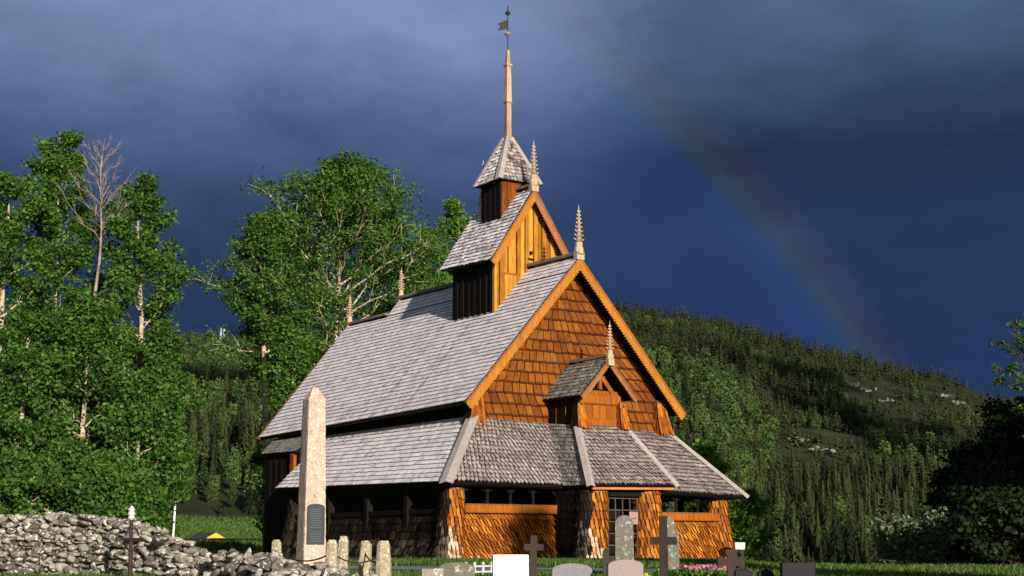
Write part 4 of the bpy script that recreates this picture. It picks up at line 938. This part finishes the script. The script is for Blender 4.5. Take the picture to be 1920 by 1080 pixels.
def stone_wall():
    rg = NP(42); V = []; Fc = []; T = []; k = 0
    def put(c, s, rot, t):
        nonlocal k
        v = blob(rg, c, s, rot); V.append(v); Fc.append(ICO[1] + k); T.append(np.full(len(ICO[1]), t)); k += len(v)
    cen = [place(w_[0], w_[1]) for w_ in WALL]; L = np.concatenate([[0], np.cumsum([np.linalg.norm((b - a)[:2]) for a, b in zip(cen[:-1], cen[1:])])])
    tops = np.array([zat(w_[2], w_[1]) for w_ in WALL])
    tot = L[-1]
    P = lambda s_: np.array([np.interp(s_, L, [c[i] for c in cen]) for i in range(3)])
    core = MB()
    for i in range(60):
        s0, s1 = tot * i / 60, tot * (i + 1) / 60; a, b = P(s0), P(s1); d = (b - a)[:2] / np.linalg.norm((b - a)[:2]); n = np.array([-d[1], d[0]])
        za, zb = np.interp(s0, L, tops) - .22, np.interp(s1, L, tops) - .22; q = lambda p, z: [(p[0] - n[0] * .3, p[1] - n[1] * .3, z), (p[0] + n[0] * .3, p[1] + n[1] * .3, z)]
        a0, a1 = q(a, a[2] - .3); b0, b1 = q(b, b[2] - .3); a2, a3 = q(a, max(za, a[2])); b2, b3 = q(b, max(zb, b[2]))
        core.add([a0, a1, b1, b0, a2, a3, b3, b2], [(0, 4, 7, 3), (1, 2, 6, 5), (4, 5, 6, 7)], .0)
    s_ = 0.0
    z_step = .17; col = 0
    while s_ < tot:
        w_ = rg.uniform(.08, .20); p = P(s_); zt = np.interp(s_, L, tops); e = P(min(tot, s_ + .3)) - P(max(0, s_ - .3)); d = e[:2] / np.linalg.norm(e[:2]); n = np.array([-d[1], d[0]]); rotz = math.atan2(d[1], d[0])
        z = p[2] - .1 + rg.uniform(0, .1); tumble = ss(s_ / tot, .55, .9)
        while z < zt - .03:
            hgt = rg.uniform(.04, .10) * (1 + .4 * tumble); sz = np.array([w_ * rg.uniform(.8, 1.6), rg.uniform(.10, .2), hgt * 1.15])
            for side in (-1, 1):
                if side * 1 and rg.random() < .97:
                    off = .34 * (1 - .25 * (z - p[2]) / max(.3, zt - p[2])) + rg.uniform(-.05, .07) + tumble * rg.uniform(-.1, .25)
                    c = np.array([p[0] + n[0] * off * side + d[0] * rg.uniform(-.06, .06), p[1] + n[1] * off * side + d[1] * rg.uniform(-.06, .06), z + hgt * .8])
                    put(c, sz, (rg.normal(0, .16 + .25 * tumble), rg.normal(0, .14 + .25 * tumble), rotz + rg.normal(0, .35)), rg.random())
            z += hgt * 1.45
        for _ in range(2):                                     # cap stones
            sz = np.array([rg.uniform(.12, .28), rg.uniform(.1, .2), rg.uniform(.045, .09)]) * (1 + .35 * tumble)
            c = np.array([p[0] + n[0] * rg.uniform(-.3, .3), p[1] + n[1] * rg.uniform(-.3, .3), zt + rg.uniform(-.08, -.01)]); put(c, sz, (rg.normal(0, .15), rg.normal(0, .15), rotz + rg.normal(0, .5)), rg.random())
        s_ += w_ * 1.05
    root = tag(empty('stone_wall', tuple(cen[4])), 'rough dry stone wall of lichen-spotted fieldstones, tumbling lower towards the obelisk', 'stone wall')
    o = np_mesh('stones', np.concatenate(V) - cen[4], np.concatenate(Fc), 'drystone', root, np.concatenate(T), smooth=False)
    core.v = [tuple(np.array(v) - cen[4]) for v in core.v]; core.build('rubble_core', 'drystone', root)
stone_wall()
def boulders():
    rg = NP(8)
    for i, (px, d, py, w_, lb) in enumerate(((452, 24.6, 1046, .22, 'big grey boulder lying on the tumbled end of the stone wall'), (300, 26.4, 1010, .22, 'dark rounded boulder on top of the stone wall right of the iron cross'), (500, 23.4, 1056, .26, 'smooth grey boulder in the rubble beside the small granite post'))):
        p = place(px, d); z = zat(py, d); v = blob(rg, np.zeros(3), np.array([w_, w_ * .7, w_ * .62]), (rg.normal(0, .2), rg.normal(0, .2), rg.uniform(0, 3)))
        o = np_mesh('boulder', v, ICO[1], 'drystone', None, np.full(len(ICO[1]), .55)); o.location = (p[0], p[1], z); tag(o, lb, 'boulder', 'boulders on the wall')
boulders()

# pale crags on the hill
def crags():
    rg = NP(17)
    for i, (px, py, w_) in enumerate(((1610, 708, 9), (1640, 716, 12), (1675, 736, 14), (1790, 730, 14), (1812, 742, 12), (1560, 770, 14), (1585, 782, 10), (1835, 762, 9), (1505, 805, 10), (1545, 822, 12))):
        # walk out along the sight line until it meets the hill
        t = (px - 960) / KH
        dd = np.arange(280, 1000, 4.0); X = CAM[0] + dd * (HF[0] + HR[0] * t); Y = CAM[1] + dd * (HF[1] + HR[1] * t); Z = terrain(X, Y); row = np.array([CAM[2] + d_ * elev(960, py) for d_ in dd])
        k = np.argmax(Z + 6 > row); V = []; Fc = []; kk = 0
        for j in range(6):
            c = V3((j - 2.5) * rg.uniform(1.2, 2.2), rg.uniform(-1, 1), rg.uniform(.6, 2.4)); s_ = rg.uniform(.7, 1.7, 3) * V3(1.6, 1, .9)
            v = blob(rg, c, s_, rg.uniform(-.4, .4, 3)); V.append(v); Fc.append(ICO[1] + kk); kk += len(v)
        o = np_mesh('rock_outcrop', np.concatenate(V), np.concatenate(Fc), 'rock', None, rg.random(kk // len(ICO[0]) * len(ICO[1]))); o.location = (X[k], Y[k], Z[k]); tag(o, 'pale rock outcrop between the trees high on the right hillside', 'rock', 'rock outcrops on the hill')
crags()


# ------------------------------------------------------------------ obelisk with chained posts
def obelisk():
    d = 27.5; p = place(583, d); z1 = zat(724, d); h = z1 - p[2]; px = d / KH; rz = -YAW + R(28)
    root = tag(empty('obelisk', tuple(p), rz), 'tall pale pink granite obelisk with a dark arched inscription plaque', 'monument')
    b0, b1 = .225, .165
    hs = h * .928; mb = MB()
    q = lambda r, z: [(-r, -r, z), (r, -r, z), (r, r, z), (-r, r, z)]
    rg = NP(12); n_ = 7; rows_ = np.concatenate([np.linspace(0, hs, 46), [h - .10, h - .03]]); ring = []
    for e in range(4): ring += [(-1 + 2 * k / n_, -1) if e == 0 else (1, -1 + 2 * k / n_) if e == 1 else (1 - 2 * k / n_, 1) if e == 2 else (-1, 1 - 2 * k / n_) for k in range(n_)]
    ring = np.array(ring); vv = []
    for z in rows_:
        r = b0 + (b1 - b0) * z / hs if z <= hs else b1 * (h + .05 - z) / (h + .05 - hs)
        j_ = 1 - np.where((np.abs(ring) > .99).all(1), .02 + np.abs(rg.normal(0, .025, len(ring))), np.abs(rg.normal(0, .008, len(ring)))); vv.append(np.c_[ring * (r * j_)[:, None], np.full(len(ring), z) + rg.normal(0, .006, len(ring))])
    m_ = len(ring); vv = np.concatenate(vv); ff = [(i * m_ + k, i * m_ + (k + 1) % m_, (i + 1) * m_ + (k + 1) % m_, (i + 1) * m_ + k) for i in range(len(rows_) - 1) for k in range(m_)] + [tuple((len(rows_) - 1) * m_ + k for k in range(m_))]
    mb.add(vv, ff, .5); sh = mb.build('shaft', 'granite_pink', root)
    fy = lambda z: -(b0 + (b1 - b0) * z / hs)
    zb, zt = zat(1021, d) - p[2], zat(945, d) - p[2]; w_ = .168; mb = MB()
    pts = [(-w_, fy(zb) - .002, zb), (w_, fy(zb) - .002, zb)] + [(w_ * math.cos(a), fy(zt) - .002, zt - .07 + .07 * math.sin(a)) for a in np.linspace(0, math.pi, 11)]
    mb.extrude(pts[::-1], (0, -.018, 0), .5); pl = mb.build('plaque', 'plaque', root)
    mb = MB(); rg = NP(3)
    for i in range(15):
        zz = zt - .10 - (zt - zb - .16) * i / 14
        if i in (9,): continue
        ww = w_ * rg.uniform(.45, .85); mb.box(-ww, ww, fy(zz) - .0235, fy(zz) - .0195, zz - .007, zz + .007, 1.0)
    mb.build('inscription', 'letters', pl)
    mb = MB(); zz = zat(930, d) - p[2]; mb.tube([(0, fy(zz) + .01, zz), (0, fy(zz) - .03, zz)], .03, 10); mb.build('boss', 'granite_pink', root)
    mb = MB(); mb.hexa([(-.38, -.38, -.3), (.38, -.38, -.3), (.38, .38, -.3), (-.38, .38, -.3)], [(-.34, -.34, .06), (.34, -.34, .06), (.34, .34, .06), (-.34, .34, .06)], .4); mb.build('plinth', 'granite_pink', root)
obelisk()
POSTS = [(519, 27.9, 1012, .10, 'small pale granite post left of the obelisk'), (622, 25.6, 1012, .105, 'front one of the two granite posts close to the right foot of the obelisk'), (641, 27.2, 1005, .10, 'rear one of the two granite posts close to the right foot of the obelisk'), (684, 27.4, 1014, .11, 'granite post with a hollow shaded face, second from the right in the chained ring'), (719, 25.8, 1014, .135, 'thickest granite post at the right end of the chained ring')]
def posts():
    rg = NP(77); tops = []
    for px, d, py, r, lb in POSTS:
        p = place(px, d); h = zat(py, d) - p[2] ; mb = MB(); prof = [(r * 1.12, -.2), (r * 1.1, 0), (r, h * .5), (r * .92, h * .9), (r * .6, h)]
        mb.lathe((0, 0, 0), prof, 9, .5, rot=.3); v = np.array(mb.v); v[:, :2] *= (1 + rg.normal(0, .07, (len(v), 1))); mb.v = [tuple(q) for q in v]
        o = mb.build('granite_post', 'bollard'); o.location = tuple(p); o.rotation_euler = (rg.normal(0, .03), rg.normal(0, .03), 0); tag(o, lb, 'post', 'granite posts round the obelisk'); tops.append(p + V3(0, 0, h * .72))
    for i, (a, b, lb) in enumerate(((0, 1, 'rusty chain sagging in front of the obelisk foot'), (2, 3, 'rusty chain between the rear posts right of the obelisk'), (3, 4, 'rusty chain to the thickest granite post'), (1, 4, 'rusty chain along the front of the ring'))):
        A, B = tops[a], tops[b]; mb = MB(); mb.tube([A + (B - A) * t - V3(0, 0, .16 * 4 * t * (1 - t)) for t in np.linspace(0, 1, 14)], .014, 5); o = mb.build('chain', 'rust'); tag(o, lb, 'chain', 'chains round the obelisk')
posts()

# ------------------------------------------------------------------ graves
def headstone(px, d, top, wpx, th, mt, label, shape='arch', lean=0.0, rz=0.0, name='gravestone', group='gravestones in front of the church', plinth=None):
    p = place(px, d); h = zat(top, d) - p[2]; w_ = wpx / F * d / 2; mb = MB(); n = 14
    if shape == 'arch':  pts = [(-w_, 0), (w_, 0)] + [(w_ * math.cos(a), h - w_ * .32 + w_ * .32 * math.sin(a)) for a in np.linspace(0, math.pi, n)]
    elif shape == 'round': pts = [(-w_ * 1.02, 0), (w_ * 1.02, 0)] + [(w_ * math.cos(a), h - w_ * .95 + w_ * .95 * math.sin(a)) for a in np.linspace(0, math.pi, n)]
    elif shape == 'ogee': pts = [(-w_, 0), (w_, 0), (w_, h * .72), (w_ * .55, h * .80)] + [(w_ * .55 * math.cos(a) * 1.1, h * .80 + h * .2 * math.sin(a)) for a in np.linspace(.35, math.pi - .35, 8)] + [(-w_ * .55, h * .80), (-w_, h * .72)]
    else: pts = [(-w_, 0), (w_, 0), (w_, h), (-w_, h)]
    mb.extrude([(x, -th / 2, z) for x, z in pts], (0, th, 0), .5)
    root = tag(empty(name, tuple(p), -YAW + rz), label, 'gravestone', group)
    o = mb.build('slab', mt, root); bv = o.modifiers.new('bevel', 'BEVEL'); bv.width = .012; bv.segments = 2; bv.limit_method = 'ANGLE'
    o.rotation_euler = (0, lean, 0); mb = MB(); ww = w_ * 1.18; zz = .10; mb.hexa([(-ww, -th, -.25), (ww, -th, -.25), (ww, th, -.25), (-ww, th, -.25)], [(-ww * .96, -th * .92, zz), (ww * .96, -th * .92, zz), (ww * .96, th * .92, zz), (-ww * .96, th * .92, zz)], .4); mb.build('base', plinth or mt, root)
    return root
headstone(857, 21.5, 1054, 66, .16, 'grave_lichen', 'grey round-topped gravestone spotted with white lichen, left of the white slab')
headstone(812, 20.5, 1066, 40, .15, 'drystone', 'low brownish square gravestone at the left of the lichen-spotted one', 'flat')
headstone(957, 21.0, 1040, 66, .12, 'marble', 'bright white rectangular marble gravestone with grey edges', 'flat', rz=R(8), plinth='grave_pink')
headstone(1072, 21.0, 1056, 74, .16, 'grave_grey', 'smooth grey arched gravestone between the white slab and the rose one')
headstone(1171, 20.5, 1049, 66, .17, 'grave_pink', 'rose-grey arched gravestone below the tall lichened stone', rz=R(5))
headstone(1170, 29.5, 966, 34, .20, 'grave_lichen', 'tall round-headed gravestone with white lichen in front of the church door', 'round', plinth='grave_lichen')
headstone(1256, 28.5, 968, 32, .20, 'grave_lichen', 'tall old gravestone with a white lichened top, behind the big dark cross', 'ogee', plinth='grave_lichen')
headstone(1392, 21.5, 1067, 32, .14, 'grave_shaded', 'small gravestone darkened as if shaded, just right of the small brown cross', 'arch')
headstone(1434, 21.5, 1067, 32, .14, 'grave_shaded', 'second small gravestone darkened as if shaded, left of the wide dark one', 'round')
headstone(1494, 21.0, 1054, 62, .16, 'grave_shaded', 'wide rectangular gravestone darkened as if shaded, at the lower right', 'flat')

def cross(px, d, top, armpy, wpx, th, mt, label, rz=0.0, lean=0.0, name='grave_cross', foot=True, knob=False):
    p = place(px, d); h = zat(top, d) - p[2]; za = zat(armpy, d) - p[2]; w_ = wpx / F * d / 2; root = tag(empty(name, tuple(p), -YAW + rz), label, 'cross', 'crosses in front of the church')
    mb = MB(); mb.hexa([(-th * .62, -th * .4, -.2), (th * .62, -th * .4, -.2), (th * .62, th * .4, -.2), (-th * .62, th * .4, -.2)], [(-th * .5, -th * .36, h), (th * .5, -th * .36, h), (th * .5, th * .36, h), (-th * .5, th * .36, h)], .5)
    o1 = mb.build('upright', mt, root); mb = MB(); mb.box(-w_, w_, -th * .34, th * .34, za - th * .5, za + th * .5)
    if knob:
        for s_ in (-1, 1): mb.box(s_ * w_ - th * .35, s_ * w_ + th * .35, -th * .38, th * .38, za - th * .75, za + th * .75)
        mb.box(-th * .75, th * .75, -th * .38, th * .38, h - th * .7, h)
    o2 = mb.build('arm', mt, root); root.rotation_euler[1] = lean; return root
cross(999, 24, 1004, 1026, 36, .10, 'rust', 'slim brown cross just right of the white gravestone', lean=.02)
cross(1244, 22.5, 967, 1014, 50, .115, 'darkrust', 'large dark cross standing in front of the tall lichen-topped stone', rz=R(-8))
cross(1370, 22.5, 1030, 1054, 40, .11, 'rust', 'small brown cross at the right corner of the gallery', knob=True)
def iron_cross():
    d = 25.2; p = place(247, d); h = zat(952, d) - p[2]; root = tag(empty('iron_cross', tuple(p), -YAW + R(72)), 'slender iron grave cross with a pale ornate top, in front of the stone wall', 'cross', 'crosses in front of the church')
    mb = MB(); mb.tube([(0, 0, -.2), (.0, .02, h * .6), (0, .03, h - .18)], [.045, .036, .03], 8); mb.build('upright', 'rust', root)
    za = h * .60; mb = MB(); mb.tube([(-.30, 0, za), (.30, 0, za)], .026, 6)
    for a0 in range(4): mb.tube([(.20 * math.cos(a), .0, za + .20 * math.sin(a)) for a in np.linspace(a0 * 1.571 + .3, a0 * 1.571 + 1.27, 7)], .016, 5)
    mb.build('arm', 'rust', root)
    mb = MB(); mb.lathe((0, .03, h - .2), [(.03, 0), (.062, .03), (.04, .06), (.066, .10), (.038, .14), (.058, .17), (.015, .23)], 8); mb.build('crest', 'grave_white', root)
iron_cross()
def dark_post():
    d = 23; p = place(1136, d); h = zat(1030, d) - p[2]; mb = MB(); mb.hexa([(-.055, -.05, -.2), (.055, -.05, -.2), (.055, .05, -.2), (-.055, .05, -.2)], [(-.05, -.045, h - .03), (.05, -.045, h - .03), (.05, .045, h - .03), (-.05, .045, h - .03)]); mb.lathe((0, 0, h - .03), [(.062, 0), (.05, .02), (.02, .045)], 4, rot=.785)
    o = mb.build('wooden_post', 'iron'); o.location = tuple(p); o.rotation_euler = (0, 0, -YAW); tag(o, 'short dark post left of the rose-grey gravestone', 'post')
dark_post()
def railing():
    d = 30; a, b = place(874, d), place(922, d + .5); root = tag(empty('grave_railing', tuple(a)), 'low white iron grave railing behind the lichen-spotted gravestone', 'railing'); v = b - a
    for zz in (.06, .17): mb = MB(); mb.tube([V3(0, 0, zz), v + V3(0, 0, zz)], .018, 5); mb.build('rail', 'oldwhite', root)
    for i in range(4): mb = MB(); q = v * i / 3; mb.lathe(tuple(q), [(.026, -.1), (.026, .19), (.04, .22), (.012, .26)], 6); mb.build('baluster', 'oldwhite', root)
railing()
def kerb(px0, px1, d, label):
    a, b = place(px0, d), place(px1, d); mb = MB(); mb.beam(a + V3(0, 0, .06), b + V3(0, 0, .06), .12, .14); o = mb.build('grave_kerb', 'bollard'); tag(o, label, 'kerb', 'pale kerbs of graves')
kerb(1205, 1238, 27, 'pale stone kerb between the rose gravestone and the dark cross'); kerb(1285, 1370, 31, 'pale stone kerb behind the pink flowers')

# ------------------------------------------------------------------ flowers, tufts and grass
def flowers():
    rg = NP(66); a, b = place(1262, 26), place(1352, 26); root = tag(empty('flower_bed', tuple(a)), 'bed of pink flowers and leaves beside the dark cross', 'flowers')
    n = 2600; t = rg.random(n); c = np.stack([(b - a)[0] * t, (b - a)[1] * t, rg.random(n) ** .8 * .26], 1) + np.stack([rg.normal(0, .18, n), rg.normal(0, .25, n), np.zeros(n)], 1)
    v, f, tt = leaf_quads(rg, c, .06, rg.random(n)); np_mesh('leaves', v, f, 'leaf_bright', root, tt)
    n = 230; t = .25 + .72 * rg.random(n); c = np.stack([(b - a)[0] * t, (b - a)[1] * t, .24 + rg.random(n) * .10], 1) + np.stack([rg.normal(0, .15, n), rg.normal(0, .2, n), np.zeros(n)], 1)
    v, f, tt = leaf_quads(rg, c, .055, rg.random(n)); np_mesh('blossoms', v, f, 'petal', root, tt)
    p = place(1211, 24); root = tag(empty('yellow_flower', tuple(p)), 'single yellow flower in the grass left of the dark cross', 'flower'); mb = MB(); mb.tube([(0, 0, 0), (.01, 0, .12), (0, .01, .24)], .005, 4); mb.build('stem', 'leaf_bright', root)
    c = rg.normal(0, .022, (40, 3)) + V3(0, 0, .25); v, f, tt = leaf_quads(rg, c, .035, rg.random(40)); np_mesh('blossom', v, f, 'petal_yellow', root, tt)
flowers()
def grass():
    rg = NP(23); pts = []; hs = []
    def scatter(n, pa, pb, da, db, h):
        px = rg.uniform(pa, pb, n); d = rg.uniform(da, db, n); t = (px - 960) / KH; pts.append(np.stack([CAM[0] + d * (HF[0] + HR[0] * t), CAM[1] + d * (HF[1] + HR[1] * t)], 1)); hs.append(h * rg.uniform(.4, 1.2, n))
    scatter(24000, 560, 1500, 19, 32, .075); scatter(14000, 560, 1560, 37, 44, .13); scatter(3000, 1050, 1400, 35, 42, .13); scatter(7000, -60, 330, 24.5, 27, .16); scatter(14000, -300, 700, 8, 24, .08); scatter(14000, 700, 2200, 8, 21, .08); scatter(10000, 1380, 2300, 20, 46, .1); scatter(30000, 250, 520, 95, 262, .55); scatter(9000, 1380, 1960, 30, 60, .12)
    P = np.concatenate(pts); H = np.concatenate(hs)
    inside = (P[:, 0] > -6) & (P[:, 0] < 5.8) & (P[:, 1] > -1.1) & (P[:, 1] < 10); inside |= (np.abs(P[:, 0]) < 1.7) & (P[:, 1] > -2.9) & (P[:, 1] < 0)
    dx, dy = P[:, 0] - CAM[0], P[:, 1] - CAM[1]; f_ = dx * HF[0] + dy * HF[1]
    P, H = P[~inside], H[~inside]; n = len(P); z = terrain(P[:, 0], P[:, 1]); a = rg.uniform(0, 6.28, n); w_ = rg.uniform(.010, .022, n) * np.where(f_[~inside] > 90, 5, 1); ln = rg.normal(0, .35, (n, 2)) * H[:, None]
    b = np.stack([P[:, 0], P[:, 1], z - .01], 1); s_ = np.stack([np.cos(a) * w_, np.sin(a) * w_, np.zeros(n)], 1); m = b + np.stack([ln[:, 0] * .4, ln[:, 1] * .4, H * .6], 1); tip = b + np.stack([ln[:, 0], ln[:, 1], H], 1)
    v = np.stack([b - s_, b + s_, m + s_ * .7, tip, m - s_ * .7], 1).reshape(-1, 3); f = np.arange(5 * n).reshape(n, 5)
    tag(np_mesh('grass', v, f, 'grass', None, rg.random(n)), 'rough green churchyard grass between the graves', 'grass', None, 'stuff')
grass()

# ------------------------------------------------------------------ small far things
def far_things():
    d = 190.0; p = place(404, d); z1 = zat(999, d); h = z1 - p[2]; w_ = 23 / F * d * 1.05
    root = tag(empty('yellow_shed', tuple(p), -YAW + R(42)), 'small bright yellow gabled shed with a dark roof beyond the stone wall', 'shed'); e = h - .78
    mb = MB(); mb.extrude([(-w_, 0, 0), (w_, 0, 0), (w_, 0, e), (0, 0, h), (-w_, 0, e)], (0, 4.0, 0)); mb.build('wall', 'yellow', root)
    mb = MB()
    for s_ in (-1, 1): mb.beam((s_ * (w_ + .12) * .5, -.0, (e + h) / 2 + .03), (s_ * (w_ + .12) * .5, 4.15, (e + h) / 2 + .03), math.hypot(w_, h - e) * 1.1, .05, (-s_ * -(h - e), 0, w_) if False else (s_ * (h - e), 0, w_)); 
    mb.build('roof', 'darkroof', root)
    d = 70; p = place(323, d); h = zat(940, d) - p[2]; mb = MB(); mb.lathe((0, 0, 0), [(.05, -.2), (.042, h - .1), (.02, h)], 8); o = mb.build('white_pole', 'white'); o.location = tuple(p); o.rotation_euler = (0, R(1.5), 0); tag(o, 'thin white pole at the edge of the meadow, right of the left trees', 'pole')
    for px, top, w_, lb in ((401, 615, .5, 'left and taller of the two pale masts on the far ridge'), (407, 617, .45, 'right and shorter of the two pale masts on the far ridge')):
        d = 868; p = place(px, d); h = zat(top, d) - p[2]; mb = MB()
        for sx, sy in ((-1, -1), (1, -1), (1, 1), (-1, 1)): mb.tube([(sx * w_, sy * w_, 0), (sx * w_ * .5, sy * w_ * .5, h)], .15, 4)
        for z in np.arange(2, h, 3.2): mb.box(-w_ * .8, w_ * .8, -.1, .1, z, z + .2)
        o = mb.build('radio_mast', 'mast'); o.location = tuple(p); tag(o, lb, 'mast', 'masts on the far ridge')
    d = 52; p = place(1386, d); z = zat(1030, d); h = zat(1017, d) - p[2]; w_ = 8.5 / F * d; root = tag(empty('white_box', tuple(p), -YAW), 'small white box on legs beyond the right corner of the church', 'box')
    mb = MB(); zb = h - .24; mb.hexa([(-w_, -.2, zb), (w_, -.2, zb), (w_, .2, zb), (-w_, .2, zb)], [(-w_ * 1.15, -.25, h), (w_ * 1.15, -.25, h), (w_ * 1.15, .25, h), (-w_ * 1.15, .25, h)]); mb.build('case', 'oldwhite', root)
    for s_ in (-1, 1): mb = MB(); mb.box(s_ * w_ * .7 - .03, s_ * w_ * .7 + .03, -.03, .03, -.2, zb); mb.build('leg', 'iron', root)
far_things()

# ------------------------------------------------------------------ unseen cloud shapes added to cast shade on the hills
def clouds():
    rg = NP(91); m, t, b = mat('shading_cloud', 1.0, 0.0); b.inputs['Base Color'].default_value = (.8, .8, .82, 1)
    for lb, far, spots in (('long unseen cloud shape added to shade the middle of the right hill', 1700, ((1345, 655, 13), (1395, 668, 16), (1450, 672, 19), (1500, 690, 22), (1545, 700, 22), (1580, 735, 22), (1610, 775, 21), (1590, 715, 16), (1660, 805, 20), (1720, 835, 20), (1790, 850, 18), (1460, 720, 14), (1530, 750, 15), (1760, 800, 14))),
                           ('small unseen cloud shape added to shade the left hill', 1800, ((335, 702, 12), (375, 706, 14), (415, 700, 13), (455, 708, 14), (500, 700, 14)))):
        V = []; Fc = []; k = 0
        for px, py, r in spots:
            tt = (px - 960) / KH; dd = np.arange(285, 1000, 4.0); X = CAM[0] + dd * (HF[0] + HR[0] * tt); Y = CAM[1] + dd * (HF[1] + HR[1] * tt); Z = terrain(X, Y) + 5; row = CAM[2] + dd * elev(960, py); i = int(np.argmax(Z > row))
            c = V3(X[i], Y[i], Z[i]) + V3(*SD) * far
            for _ in range(3):
                v = ICO[0] * (1 + rg.normal(0, .06, (len(ICO[0]), 1))) * r * rg.uniform(.5, .85) * np.array([1.15, 1, .75]) + c + rg.normal(0, r * .3, 3); V.append(v); Fc.append(ICO[1] + k); k += len(v)
        o = np_mesh('cloud', np.concatenate(V), np.concatenate(Fc), m, smooth=True); tag(o, lb, 'cloud', 'unseen cloud shapes added for shade')
clouds()
